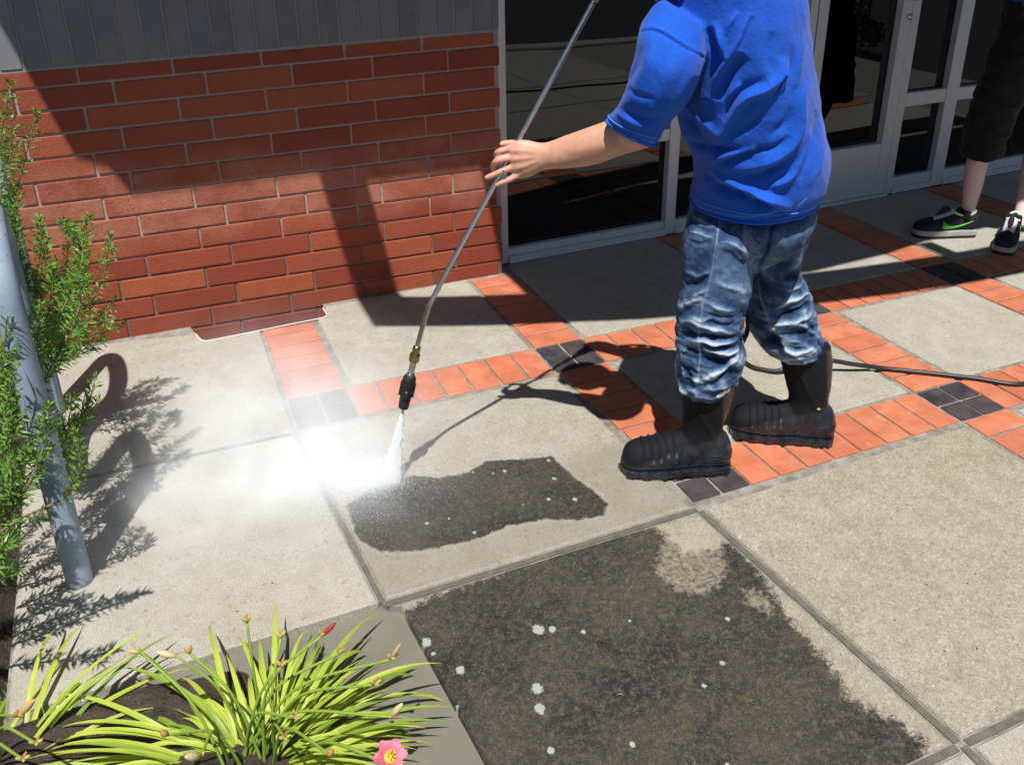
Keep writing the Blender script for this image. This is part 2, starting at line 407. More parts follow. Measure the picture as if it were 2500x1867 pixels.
def water_mat():
    m = Mat('muddy_water', (.165, .155, .125), .06, 0, .5); n = m.noise(3, 4, .6); r = m.noise(55, 2, .5)
    m.set('Base Color', m.mix(m.ramp(n, [(.35, 0), (.65, 1)]), (.150, .142, .115), (.19, .178, .143))); m.bump(r, .05, .004); return m.m
WATER = water_mat()
ASPHALT = plain('asphalt', (.05, .05, .052), .9, 0, .3, .4, 90)

# ------------------------------------------------------------------ ground, kerb and car park behind the camera
mk('ground', [(-60, -70, -.12), (60, -70, -.12), (60, 60, -.12), (-60, 60, -.12)], [(0, 1, 2, 3)], ASPHALT, kind='structure')
_pp = [(-.775, -4.6), (7, -4.6), (7, 1.6), (1.10, 1.6), (1.10, .75), (.268, .75), (.262, .612), (.245, .594), (-.205, .572), (-.232, .585), (-.262, .75), (-.80, .75), (-.765, -1.046), (.040, -1.046), (.058, -1.070), (.100, -1.090), (.168, -1.93), (.17, -2.80), (-.775, -2.80)]
_n = len(_pp)
PAVE = mk('pavement', [(x, y, -.09) for x, y in _pp] + [(x, y, -.0065) for x, y in _pp],
          [tuple(range(_n, 2 * _n))] + [(i, (i + 1) % _n, _n + (i + 1) % _n, _n + i) for i in range(_n)], GROUT, kind='structure')
KERB = box('kerb', -9, 9, -4.9, -4.62, -.14, .02, CONCRETE, bev=.02, kind='structure')

P_ = .1016; G_ = .0095
def skirt_slab(name, poly, mat, th=.055, cham=.004, parent=PAVE, flat_z=0.0, tan=.25):
    poly = [np.array(p, float) for p in poly]; c = sum(poly) / len(poly); n = len(poly)
    V = [(p[0], p[1], flat_z - th) for p in poly] + [(p[0], p[1], flat_z - cham) for p in poly]
    for i, p in enumerate(poly):
        a = poly[i - 1] - p; b = poly[(i + 1) % n] - p; a = a / np.linalg.norm(a); b = b / np.linalg.norm(b)
        k = a + b; cr = a[0] * b[1] - a[1] * b[0]
        if abs(cr) < .05: d = np.array([-b[1], b[0]]) * cham
        else: d = k / abs(cr) * cham * (1 if (b[0] * a[1] - b[1] * a[0]) > 0 else -1)
        V.append((p[0] + d[0], p[1] + d[1], flat_z))
    F = [tuple(range(2 * n, 3 * n))]
    for i in range(n):
        j = (i + 1) % n; F += [(i, j, n + j, n + i), (n + i, n + j, 2 * n + j, 2 * n + i)]
    o = mk(name, V, F, mat, parent); attr(o.data, 'tan', np.full(len(V), tan)); return o
def arc(cx, cy, r, a0, a1, n=5):
    return [(cx + r * math.cos(math.radians(a0 + (a1 - a0) * k / (n - 1))), cy + r * math.sin(math.radians(a0 + (a1 - a0) * k / (n - 1)))) for k in range(n)]
def fine_slab(name, q, nx, ny, fn):
    """slab with a dense top; q = 4 corners (bl, br, tr, tl); fn(xy) -> dict of attributes"""
    q = [np.array(p, float) for p in q]
    u = np.concatenate([[0, .005], np.linspace(.012, .988, nx - 4), [.995, 1]]); v = np.concatenate([[0, .005], np.linspace(.012, .988, ny - 4), [.995, 1]])
    U, W = np.meshgrid(u, v); U = U.ravel()[:, None]; W = W.ravel()[:, None]
    XY = (1 - U) * (1 - W) * q[0] + U * (1 - W) * q[1] + U * W * q[2] + (1 - U) * W * q[3]
    Z = (fbm(np.c_[XY * 14, np.zeros(len(XY))], 5) - .5) * .0016
    rim = np.minimum(np.minimum(U, 1 - U), np.minimum(W, 1 - W)).ravel(); Z = Z - np.where(rim < .001, .006 + .004 * vnoise(np.c_[XY * 60, np.zeros(len(XY))], 3), 0)
    nu = len(u); nv = len(v); V = list(np.c_[XY, Z]); F = [(j * nu + i, j * nu + i + 1, (j + 1) * nu + i + 1, (j + 1) * nu + i) for j in range(nv - 1) for i in range(nu - 1)]
    ring = [i for i in range(nu)] + [j * nu + nu - 1 for j in range(1, nv)] + [(nv - 1) * nu + i for i in range(nu - 2, -1, -1)] + [j * nu for j in range(nv - 2, 0, -1)]
    k = len(V); V += [(V[i][0], V[i][1], -.055) for i in ring]
    for a in range(len(ring)):
        b = (a + 1) % len(ring); F.append((ring[a], k + a, k + b, ring[b]))
    o = mk(name, V, F, CONCRETE, PAVE, True)
    XYa = np.array([p[:2] for p in V])
    for nme, val in fn(XYa).items(): attr(o.data, nme, val)
    return o
def gpoly(pts): return [tuple(on_z(x, y)[:2]) for x, y in pts]

STAIN_A = gpoly([(748, 1090), (800, 1057), (850, 1037), (893, 1027), (950, 1031), (1010, 1020), (1050, 996), (1100, 992), (1150, 990), (1192, 984), (1240, 1030), (1290, 1066), (1314, 1090), (1303, 1113), (1250, 1122), (1180, 1121), (1100, 1135), (1040, 1160), (980, 1176), (900, 1190), (820, 1190), (775, 1165)])
STAIN_B = gpoly([(872, 1330), (915, 1300), (980, 1272), (1080, 1238), (1200, 1198), (1300, 1165), (1400, 1142), (1425, 1148), (1480, 1200), (1560, 1185), (1575, 1170), (1640, 1235), (1672, 1290), (1690, 1325), (1735, 1375), (1790, 1440), (1826, 1500), (1870, 1530), (1935, 1560), (1990, 1600), (1995, 1640), (1960, 1690), (1800, 1760), (1300, 1800), (1040, 1700)])
SWIRL = gpoly([(1440, 1160), (1500, 1150), (1555, 1178), (1572, 1225), (1555, 1265), (1515, 1285), (1460, 1278), (1415, 1235), (1425, 1190)])
SWIRL2 = gpoly([(1590, 1262), (1650, 1270), (1690, 1320), (1660, 1335), (1600, 1305)])
LICHEN = [(1090, 1017, 8), (1065, 1022, 5), (1022, 1020, 5), (1185, 994, 8), (1197, 1033, 8), (1185, 1078, 8), (1242, 1078, 9), (922, 1130, 7), (880, 1015, 5), (1025, 1150, 7), (970, 1120, 5), (1130, 1090, 4)]
LICHEN_B = [(921, 1386, 15), (936, 1411, 7), (994, 1446, 13), (1163, 1359, 18), (1193, 1358, 12), (1260, 1364, 7), (1160, 1486, 16), (1166, 1530, 15), (1190, 1620, 10), (1572, 1336, 8), (1560, 1431, 8), (1521, 1480, 7), (986, 1524, 6), (1366, 1606, 8), (1570, 1650, 6), (1360, 1340, 5), (1730, 1250, 5), (1830, 1395, 5)]
def spots(XY, lst):
    out = np.zeros(len(XY))
    for x, y, r in lst:
        c = on_z(x, y)[:2]; rm = r * .00078
        d = np.linalg.norm((XY - c) * [1.0, .8], axis=1); out = np.maximum(out, np.clip(1.05 - .55 * d / rm, 0, 1))
    return out
def attrs_a(XY):
    sd = inside_sd(XY, STAIN_A)
    d = np.clip(.5 + sd / .034, 0, 1)
    low = sstep(-XY[:, 1], .62, .75)
    return {'dirt': d, 'lichen': spots(XY, LICHEN) * (d > .2), 'wet': np.clip(low * .75 + .15, 0, 1) * (1 - d), 'half': np.zeros(len(XY)), 'tan': np.full(len(XY), .45)}
def attrs_b(XY):
    d = np.clip(.56 + inside_sd(XY, STAIN_B) / .10, 0, 1)
    h = np.maximum(np.clip(.5 + inside_sd(XY, SWIRL) / .07, 0, 1), np.clip(.36 + inside_sd(XY, SWIRL2) / .09, 0, 1))
    right = np.clip(.5 - inside_sd(XY, STAIN_B) / .08, 0, 1)
    return {'dirt': d, 'lichen': spots(XY, LICHEN_B), 'wet': right * .25, 'half': h, 'tan': np.full(len(XY), .9)}
fine_slab('concrete_slab', [(.057, -1.050), (.936, -1.050), (.903, -.217), (0.000, -.217)], 210, 200, attrs_a)
fine_slab('concrete_slab', [(.150, -1.908), (.998, -1.908), (.938, -1.078), (.084, -1.078)], 210, 200, attrs_b)

# the slab against the brick wall, with the cut-out that shows a lower course
NOTCH_Y = .583
skirt_slab('concrete_slab', [(-.79, -.185), (-.020, -.200), (-.012, NOTCH_Y), (-.205, .578)] + arc(-.205, .598, .02, 255, 190, 3) + [(-.243, .655), (-.45, .698), (-.79, .735)], CONCRETE)
skirt_slab('concrete_slab', [(.218, .012), (.905, .012), (.905, .735), (.275, .705), (.262, .69)] + [(.258, .62), (.245, .603), (.218, .598)], CONCRETE)
skirt_slab('concrete_slab', [(-.757, -1.056), (.036, -1.052), (-.026, -.222), (-.787, -.207)], CONCRETE, tan=.1)
skirt_slab('concrete_slab', [(.967, -1.070), (1.972, -1.062), (1.978, -1.908), (1.028, -1.908)][::-1], CONCRETE, tan=1.0)
skirt_slab('concrete_slab', tan=.4, mat=CONCRETE, poly=[(1.145, -.820), (1.972, -.818), (1.962, -.217), (1.142, -.217)])
skirt_slab('concrete_slab', [(2.208, -.818), (2.870, -.818), (2.852, -.217), (2.200, -.217)], CONCRETE)
skirt_slab('concrete_slab', [(3.098, -.818), (3.815, -.818), (3.800, -.217), (3.090, -.217)], CONCRETE)
skirt_slab('concrete_slab', [(4.05, -.818), (5.6, -.818), (5.6, -.217), (4.05, -.217)], CONCRETE)
def sf(X): return .83 + .034 * (X - 1.14)
for x0, x1 in ((1.140, 1.963), (2.200, 2.852), (3.090, 3.803), (4.05, 5.6)):
    skirt_slab('concrete_slab', [(x0, .012), (x1, .012), (x1, sf(x1) - .008), (x0, sf(x0) - .008)], CONCRETE)
for x0, x1 in ((2.215, 3.3), (3.32, 4.4), (4.42, 5.6)):
    skirt_slab('concrete_slab', [(x0, -1.908), (x1, -1.908), (x1, -1.060), (x0, -1.060)], CONCRETE)
for x0, x1, y0, y1 in ((.155, 1.005, -2.78, -1.935), (1.035, 1.978, -2.78, -1.935), (2.215, 3.3, -2.78, -1.935), (3.32, 4.4, -2.78, -1.935), (.16, 1.01, -3.66, -2.805), (1.04, 1.98, -3.66, -2.805), (2.0, 3.3, -3.66, -2.805),
                       (.16, 1.01, -4.58, -3.685), (1.04, 1.98, -4.58, -3.685), (2.0, 3.3, -4.58, -3.685), (-.75, .135, -3.66, -2.805), (-.75, .135, -4.58, -3.685), (3.32, 4.4, -4.58, -2.805)):
    skirt_slab('concrete_slab', [(x0, y0), (x1, y0), (x1, y1), (x0, y1)], CONCRETE)

# tiles: bands of terracotta with four charcoal squares at each crossing
TW = P_ - G_; TL = 2 * P_ - G_
ME_ROW = box_mesh('paving_tile', -TW / 2, TW / 2, -TL / 2, TL / 2, -.03, 0, .0022); ME_ROW.materials.append(TILE)
ME_COL = box_mesh('paving_tile', -TL / 2, TL / 2, -TW / 2, TW / 2, -.03, 0, .0022); ME_COL.materials.append(TILE)
ME_SQ = box_mesh('paving_tile', -TW / 2, TW / 2, -TW / 2, TW / 2, -.03, 0, .0022); ME_SQ.materials.append(TILE_DARK)
def tile(me, x, y, sx=1.0, sy=1.0):
    o = bpy.data.objects.new('paving_tile', me); COL.objects.link(o); o.parent = PAVE
    o.location = (x + random.uniform(-.0008, .0008), y + random.uniform(-.0008, .0008), random.uniform(-.0012, .0012)); o.scale = (sx, sy, 1)
    o.rotation_euler = (random.uniform(-.004, .004), random.uniform(-.004, .004), random.uniform(-.008, .008)); return o
def cluster(x, y):
    for i in (0, 1):
        for j in (0, 1): tile(ME_SQ, x + TW / 2 + i * P_, y - TW / 2 - j * P_)
def row(xa, xb, y):
    n = max(1, round((xb - xa - G_) / P_)); p = (xb - xa - G_) / n
    for k in range(n): tile(ME_ROW, xa + (k + .5) * p + .0005, y - TL / 2, (p - G_) / TW, 1)
def col(xa, ya, xb, yb):
    n = max(1, round((ya - yb - G_) / P_)); p = (ya - yb - G_) / n
    for k in range(n):
        t = (k + .5) / n; tile(ME_COL, xa + (xb - xa) * t + TL / 2, ya - G_ - (k + .5) * p + G_ / 2, 1, (p - G_) / TW)
Y1, Y2 = 0.0, -.836
XA, XB, XC, XD, XG = 0.0, .923, 1.980, 2.869, 3.822
XE, XF, XD2, XG2 = .958, 1.996, 2.886, 3.838
for x in (XA, XB, XC, XD, XG): cluster(x, Y1)
for x in (XE, XF, XD2, XG2): cluster(x, Y2)
for a, b in ((XA, XB), (XB, XC), (XC, XD), (XD, XG)): row(a + 2 * P_ - G_, b, Y1)
row(XG + TL, 5.4, Y1)
for a, b in ((XE, XF), (XF, XD2), (XD2, XG2)): row(a + 2 * P_ - G_, b, Y2)
row(XG2 + TL, 5.4, Y2)
for a, b in ((XB, XE), (XC, XF), (XD, XD2), (XG, XG2)): col(a, Y1 - TL, b, Y2)
for k in range(6):                                            # up to the cut-out at the wall
    y0 = G_ + k * P_; y1 = min(y0 + TW, .578)
    tile(ME_COL, XA + TL / 2, (y0 + y1) / 2, 1, (y1 - y0) / TW)
for x, top in ((XB, .735), (XC, sf(XC) - .01), (XD, sf(XD) - .01), (XG, sf(XG) - .01)):
    k = 0
    while G_ + k * P_ < top - .02:
        y0 = G_ + k * P_; y1 = min(y0 + TW, top); tile(ME_COL, x + TL / 2, (y0 + y1) / 2, 1, (y1 - y0) / TW); k += 1
col(XF, Y2 - TL, XF, -4.4)

# white membrane edge along the cut-out
MEMB = Mat('white_membrane', (.58, .57, .54), .7).m
edge = [(-.255, .668, -.002), (-.246, .652, .001), (-.233, .598, .001), (-.222, .580, .001), (-.205, .575, .001), (-.02, .582, .001), (.10, .590, .001), (.218, .596, .001), (.245, .601, .001), (.259, .618, .001), (.259, .688, .001), (.27, .702, -.001)]
tube('edge_strip', catmull(edge, 60), .0028, MEMB, PAVE, 6)

# planting beds: soil left of the paving and in front, run-off water standing in it
nx, ny = 120, 130
gx = np.linspace(-2.6, .16, nx); gy = np.linspace(-2.9, .80, ny); X, Y = np.meshgrid(gx, gy)
pts = np.c_[X.ravel(), Y.ravel(), np.zeros(X.size)]
Z = -.062 + (fbm(pts * 9, 3, 4) - .5) * .035
lower = (pts[:, 1] < -1.02)
rise = sstep(-pts[:, 0] - .25 * (pts[:, 1] + 1.1), .16, .50) * sstep(-pts[:, 1], 1.060, 1.13) * .088 + sstep(-pts[:, 1], 1.25, 1.5) * .035 * sstep(-pts[:, 0], -.02, .25)
Z = np.where(lower, Z + rise + .006, Z + .05 * sstep(-pts[:, 0], .80, .86))
Z = np.where((~lower) & (pts[:, 0] > -.80), -.10, Z)
mk('soil', np.c_[pts[:, :2], Z], [(j * nx + i, j * nx + i + 1, (j + 1) * nx + i + 1, (j + 1) * nx + i) for j in range(ny - 1) for i in range(nx - 1)], SOIL, None, True, kind='structure')
mk('puddle', [(-.80, -2.2, -.026), (.21, -2.2, -.026), (.12, -1.02, -.026), (-.80, -1.02, -.026)], [(0, 1, 2, 3)], WATER, kind='structure')

JOINT = mortar_mat('wet_joint', (.105, .098, .078), (.165, .155, .125), 30)
def joint(a, b, w=.017):
    a = np.array(a); b = np.array(b); d = (b - a) / np.linalg.norm(b - a); n = np.array([-d[1], d[0]]) * w / 2
    c = [a - n, b - n, b + n, a + n]; mk('joint', [(*p, -.0062) for p in c] + [(*p, -.0032) for p in c], [(4, 5, 6, 7), (0, 1, 5, 4), (1, 2, 6, 5), (2, 3, 7, 6), (3, 0, 4, 7)], JOINT, PAVE)
joint((-.014, -.212), (.047, -1.053), .014); joint((.052, -1.064), (.945, -1.064)); joint((.951, -1.075), (1.013, -1.912), .018); joint((.16, -1.9215), (1.002, -1.9215)); joint((1.03, -1.9215), (1.98, -1.9215)); joint((1.017, -1.925), (1.02, -2.8)); joint((-.79, -.196), (-.025, -.211), .010)
# ------------------------------------------------------------------ brick wall
YW = .746
def course_top(k, X): return (.973 - .0826 * k) + ((1.009 - .0868 * k) - (.973 - .0826 * k)) * (X + .43) / 1.52
def grey_bottom(X): return 1.034 + .0215 * (X + .43)
WALL = empty('brick_wall', (0, YW, 0), 'long red brick wall with grey upright bricks above, crossed by a dark slanting shadow', 'wall')
box('mortar', -1.95, 1.088, .0065, .30, -.30, 1.03, MORTAR, WALL)
BL, JW = .3107, .0100
random.seed(3)
for k in range(-1, 15):
    x = (-.375 if k % 2 == 0 else -.481) - 6 * BL
    while x < 1.09:
        a, b = x + JW / 2, min(x + BL - JW / 2, 1.0905)
        a = max(a, -1.95)
        if b - a > .02:
            dz = random.uniform(-.0009, .0009); dy = random.uniform(-.0012, .0012)
            def fn(c, k=k, dz=dz, dy=dy):
                X = c.x; top = course_top(k, X) if k >= 0 else grey_bottom(X) - .001
                bot = course_top(k + 1, X) + JW
                return (X, c.y + dy, bot + (top - bot) * c.z + dz)
            bm = bmesh.new(); bmesh.ops.create_cube(bm, size=1.0)
            for v in bm.verts: v.co = Vector((a + (v.co.x + .5) * (b - a), (v.co.y + .5) * .09, (v.co.z + .5) * .0730))
            bmesh.ops.bevel(bm, geom=bm.edges[:], offset=.0022, segments=1, affect='EDGES')
            for v in bm.verts: v.co = Vector(fn(Vector((v.co.x, v.co.y, v.co.z / .0730))))
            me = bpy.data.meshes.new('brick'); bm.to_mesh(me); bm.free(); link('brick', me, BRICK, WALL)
        x += BL
box('mortar', -1.95, 1.088, .002, .30, 1.031, 1.40, GREYMORTAR, WALL)
x = -.483 - 19 * .0768
while x < 1.08:
    a, b = x + .0052, min(x + .0768 - .0052, 1.0905)
    if b - a > .015:
        dy = random.uniform(-.001, .001)
        bm = bmesh.new(); bmesh.ops.create_cube(bm, size=1.0)
        for v in bm.verts: v.co = Vector((a + (v.co.x + .5) * (b - a), -.003 + dy + (v.co.y + .5) * .09, 1.045 + (v.co.z + .5) * .30))
        bmesh.ops.bevel(bm, geom=bm.edges[:], offset=.0022, segments=1, affect='EDGES')
        for v in bm.verts: v.co.z += .0215 * (v.co.x + .43)
        me = bpy.data.meshes.new('upright_brick'); bm.to_mesh(me); bm.free(); link('upright_brick', me, GREYBRICK, WALL)
    x += .0768
# bed joint below the uprights
mk('bed_joint', [(-1.95, .0005, grey_bottom(-1.95) + .000), (1.088, .0005, grey_bottom(1.088)), (1.088, .0005, grey_bottom(1.088) + .0115), (-1.95, .0005, grey_bottom(-1.95) + .0115),
                 (-1.95, .05, grey_bottom(-1.95)), (1.088, .05, grey_bottom(1.088)), (1.088, .05, grey_bottom(1.088) + .0115), (-1.95, .05, grey_bottom(-1.95) + .0115)],
   [(0, 1, 2, 3), (4, 7, 6, 5), (0, 4, 5, 1), (3, 2, 6, 7)], GREYMORTAR, WALL)
STUCCO = plain('grey_render', (.26, .26, .265), .85)
box('upper_wall', -1.95, 7.0, YW + .01, YW + .40, 2.42, 3.6, STUCCO, kind='structure')
box('upper_wall', -1.95, 1.088, YW + .006, YW + .30, 1.402, 2.418, STUCCO, kind='structure')

# ------------------------------------------------------------------ glazed shopfront
RZ = math.atan(.034)
SF = empty('shopfront_window', (1.14, .83, 0), 'aluminium framed shopfront of dark tinted panes between brick wall and right edge', 'window', RZ)
def fb(name, x0, x1, z0, z1, y0=0.0, y1=.075, par=None, mat=None, bev=.0025):
    return box(name, x0 - 1.14, x1 - 1.14, y0, y1, z0, z1, mat or ALU, par or SF, bev)
TOP = 2.40
fb('jamb', 1.092, 1.154, 0.001, TOP)
fb('sill', 1.1545, 2.0205, .0335, .068, .008); fb('sill_ledge', 1.1545, 2.0205, .001, .033, -.012, .075)
fb('mullion', 2.021, 2.080, .001, TOP)
fb('rail', 1.1545, 2.0205, .487, .545, .004, .07)
fb('sill', 2.0805, 2.8145, .0335, .068, .008); fb('sill_ledge', 2.0805, 2.8145, .001, .033, -.012, .075)
fb('mullion', 2.815, 2.862, .001, TOP)
fb('jamb', 3.5155, 3.573, .001, TOP)
fb('sill', 3.5735, 3.8845, .0335, .092, .008); fb('sill_ledge', 3.5735, 3.8845, .001, .033, -.008, .075)
fb('rail', 3.5735, 3.8845, .500, .577, .004, .07)
fb('mullion', 3.885, 3.982, .001, TOP)
fb('sill', 3.9825, 5.0195, .0335, .088, .008); fb('sill_ledge', 3.9825, 5.0195, .001, .033, -.008, .075)
fb('rail', 3.9825, 5.0195, .500, .573, .004, .07)
fb('mullion', 5.02, 5.12, .001, TOP)
fb('sill', 5.1205, 6.4, .001, .088, .006); fb('rail', 5.1205, 6.4, .500, .573, .004, .07); fb('mullion', 6.4005, 6.5, .001, TOP)
fb('head_rail', 1.092, 6.5, TOP + .001, TOP + .07)
def pane(x0, x1, z0, z1, par=None):
    p = fb('pane', x0 - .006, x1 + .006, z0 - .006, z1 + .006, .046, .051, par, GLASS, 0)
    g = .006
    V, F = join([tube_data([(a[0] - 1.14, .043, a[1]), (b[0] - 1.14, .043, b[1])], .004, 5) for a, b in
                 (((x0, z0), (x1, z0)), ((x1, z0), (x1, z1)), ((x1, z1), (x0, z1)), ((x0, z1), (x0, z0)))])
    mk('gasket', V, F, BLACK_RUBBER, p)
pane(1.154, 2.021, .068, .487); pane(1.154, 2.021, .545, TOP); pane(2.080, 2.815, .068, TOP)
pane(3.573, 3.885, .092, .500); pane(3.573, 3.885, .577, TOP)
pane(3.982, 5.02, .088, .500); pane(3.982, 5.02, .573, TOP); pane(5.12, 6.4, .088, .5); pane(5.12, 6.4, .573, TOP)

DOOR = empty('entrance_door', (1.14, .83, 0), 'aluminium framed glass entrance door with a tall bottom rail and round lock', 'door', RZ)
fb('stile', 2.868, 2.930, .014, 2.36, -.004, .05, DOOR); fb('stile', 3.437, 3.510, .014, 2.36, -.004, .05, DOOR)
fb('bottom_rail', 2.9305, 3.4365, .014, .312, -.002, .05, DOOR); fb('top_rail', 2.9305, 3.4365, 2.27, 2.36, -.002, .05, DOOR)
pane(2.930, 3.437, .312, 2.27, DOOR)
STEEL = Mat('brushed_steel', (.62, .62, .63), .28, 1.0).m
fb('threshold', 2.863, 3.515, .001, .0125, -.03, .08, DOOR)
V, F = tube_data([(3.495 - 1.14, -.004, .990), (3.495 - 1.14, -.012, .990), (3.495 - 1.14, -.0121, .990), (3.495 - 1.14, -.016, .990)], [.0165, .0165, .011, .010], 20)
mk('lock_cylinder', V, F, STEEL, DOOR, True)
hp = [(3.482 - 1.14, -.004, 1.085), (3.482 - 1.14, -.05, 1.09), (3.482 - 1.14, -.055, 1.12), (3.482 - 1.14, -.055, 1.30), (3.482 - 1.14, -.05, 1.33), (3.482 - 1.14, -.004, 1.335)]
tube('pull_handle', catmull(hp, 30), .011, STEEL, DOOR, 10)

INT = plain('dark_carpet', (.035, .034, .034), .95)
box('interior_floor', 1.1, 7.0, sf(1.1) + .09, 5.5, -.05, -.001, INT, kind='structure')
box('interior_wall', 1.1, 7.0, 5.5, 5.6, 0, 3.0, plain('interior_paint', (.16, .155, .15), .9), kind='structure')
box('interior_wall', .98, 1.088, YW + .31, 5.5, -.0, 3.0, STUCCO, kind='structure')
box('interior_ceiling', 1.0, 7.0, YW + .42, 5.5, 2.7, 2.8, STUCCO, kind='structure')
box('interior_wall', 7.0, 7.1, .9, 5.5, 0, 3.0, STUCCO, kind='structure')

# ------------------------------------------------------------------ entrance canopy overhead (it throws the shadows on wall and paving)
HC = 2.70; OFF = np.array([.19 * HC, .44 * HC])
CAN = empty('entrance_canopy', (1.0, .9, HC), 'painted steel canopy over the entrance with curved front beam', 'canopy')
CANM = plain('canopy_paint', (.12, .12, .13), .6)
def plate(name, poly, z0, z1):
    n = len(poly); c = np.array([1.0, .9])
    V = [(p[0] - c[0], p[1] - c[1], z0 - HC) for p in poly] + [(p[0] - c[0], p[1] - c[1], z1 - HC) for p in poly]
    F = [tuple(range(n - 1, -1, -1)), tuple(range(n, 2 * n))] + [(i, (i + 1) % n, n + (i + 1) % n, n + i) for i in range(n)]
    return mk(name, V, F, CANM, CAN)
plate('roof_panel', [(-1.13, .74), (-.967, .08), (-.915, -.126), (-.823, -.150), (-.785, -.196), (-.10, -.196), (-.10, .74)], HC, HC + .05)
plate('outrigger', [(-.10 + .0005, -.72), (.072, -.80), (.072, .74), (-.0995, .74)], HC - .002, HC + .052)
plate('roof_panel', [(.0725, -.222), (.576, -.222), (.576, .74), (.0725, .74)], HC, HC + .05)
gf = [(1.089, .40), (1.9, .26), (2.375, .17), (2.861, .200), (3.15, .25), (3.60, .275), (3.75, .1), (4.3, .1), (5.6, .1)]
plate('roof_panel', [(.5765, .74)] + [tuple(np.array(p) - OFF) for p in gf] + [(5.2, .74)], HC + .001, HC + .051)
lowe = catmull([(.421, .463), (.805, .297), (1.167, .172), (1.373, .100), (1.58, .044), (2.17, -.086), (2.87, -.182), (3.28, -.208), (4.2, -.225), (5.6, -.22)], 40)
lo = [tuple(np.array(p) - OFF) for p in lowe]; up = [(p[0], p[1] + .285) for p in lo][::-1]
plate('front_beam', lo + up, HC - .061, HC - .003)
plate('cross_rib', [(2.575, -1.40), (2.665, -1.40), (2.665, -.95), (2.575, -.95)], HC - .0025, HC + .0005)
# ------------------------------------------------------------------ people
def fS(x, y): return (1282.9 + .29995 * x, .29995 * y)       # enlarged views of shirt, jeans, boots, hand
def fJ(x, y): return (1415.7 + .27845 * x, 424.7 + .27845 * y)
def fB(x, y): return (1309.5 + .2320 * x, 725.5 + .2320 * y)
def fH(x, y): return (973.3 + .24098 * x, 176.96 + .24098 * y)
def sec(f, l, r, d, ry):
    a = on_d(*f(*l), d); b = on_d(*f(*r), d); c = (a + b) / 2; h = (b - a) / 2
    return np.concatenate([c, h, VH * ry])
FID = lambda x, y: (x, y)

def cloth_mat(name, col, light, dark_seam=None, rough=.9):
    m = Mat(name, col, rough, 0, .25); v = m.coord()
    w = m.noise(900, 2, .5); b = m.noise(22, 4, .6); w2 = m.noise(320, 3, .7)
    c = m.mix(m.ramp(b, [(.35, .25), (.65, 0)]), col, tuple(x * .72 for x in col))
    c = m.mix(m.ramp(w2, [(.5, 0), (.8, .22)]), c, light)
    c = m.mix(m.math('MULTIPLY', m.attr('stitch'), .75), c, light)
    m.set('Base Color', c); m.set('Sheen Weight', .12); m.set('Sheen Roughness', .4)
    m.bump(m.math('ADD', m.math('MULTIPLY', w, .7), m.math('ADD', m.math('MULTIPLY', w2, 1.6), m.math('ADD', m.math('MULTIPLY', b, 1.5), m.math('MULTIPLY', m.noise(75, 4, .7), 3.0)))), .36, .003); return m.m
SHIRT = cloth_mat('blue_cotton', (.009, .085, .51), (.09, .26, .82))
def denim_mat():
    m = Mat('washed_denim', rough=.92, spec=.2); w = m.noise(700, 2, .6, m.coord(scale=(1, 1, .35))); b = m.noise(14, 5, .65); f2 = m.noise(70, 4, .7)
    fade = m.math('ADD', m.attr('fade'), m.math('MULTIPLY', m.math('SUBTRACT', b, .5), .75))
    fade = m.math('ADD', fade, m.math('MULTIPLY', m.math('SUBTRACT', f2, .5), .35))
    c = m.ramp(fade, [(.15, (.008, .015, .045)), (.42, (.030, .066, .155)), (.64, (.115, .195, .33)), (.90, (.46, .54, .63))])
    c = m.mix(m.ramp(w, [(.42, .30), (.58, 0)]), c, (.02, .03, .06))
    c = m.mix(m.math('MULTIPLY', m.attr('stitch'), .34), c, (.42, .46, .50))
    c = m.mix(m.attr('white'), c, (.75, .76, .76))
    m.set('Base Color', c); m.bump(m.math('ADD', w, m.math('MULTIPLY', f2, .8)), .3, .002); return m.m
DENIM = denim_mat()
def rubber_mat():
    m = Mat('boot_rubber', rough=.5, spec=.3); n = m.noise(35, 5, .7); f = m.noise(260, 3, .7)
    c = m.mix(m.ramp(n, [(.42, 0), (.66, 1)]), (.006, .008, .012), (.022, .028, .039))
    c = m.mix(m.ramp(f, [(.58, 0), (.75, .4)]), c, (.07, .08, .095))
    c = m.mix(m.math('MULTIPLY', m.attr('rib'), .7), c, (.20, .21, .22)); c = m.mix(m.attr('neo'), c, (.004, .005, .008))
    m.set('Base Color', c); m.set('Roughness', m.mix(m.attr('neo'), m.ramp(n, [(.35, .14), (.65, .42)]), .8)); m.set('Coat Weight', m.mix(m.attr('neo'), .38, 0.0)); m.set('Coat Roughness', .12); m.bump(m.math('ADD', n, f), .32, .003); return m.m
RUBBER = rubber_mat()
def skin_mat():
    m = Mat('skin', rough=.5, spec=.4); n = m.noise(30, 4, .6); f = m.noise(420, 2)
    c = m.mix(m.ramp(n, [(.35, 0), (.65, 1)]), (.54, .27, .175), (.62, .35, .25))
    c = m.mix(m.math('MULTIPLY', m.attr('pink'), .6), c, (.62, .27, .23))
    m.set('Base Color', c); m.set('Subsurface Weight', .12); m.set('Subsurface Radius', (.012, .005, .003)); m.set('Subsurface Scale', .3); m.bump(f, .12, .001); return m.m
SKIN = skin_mat()
HAIR = plain('brown_hair', (.05, .03, .018), .7, 0, .4, .5, 200)

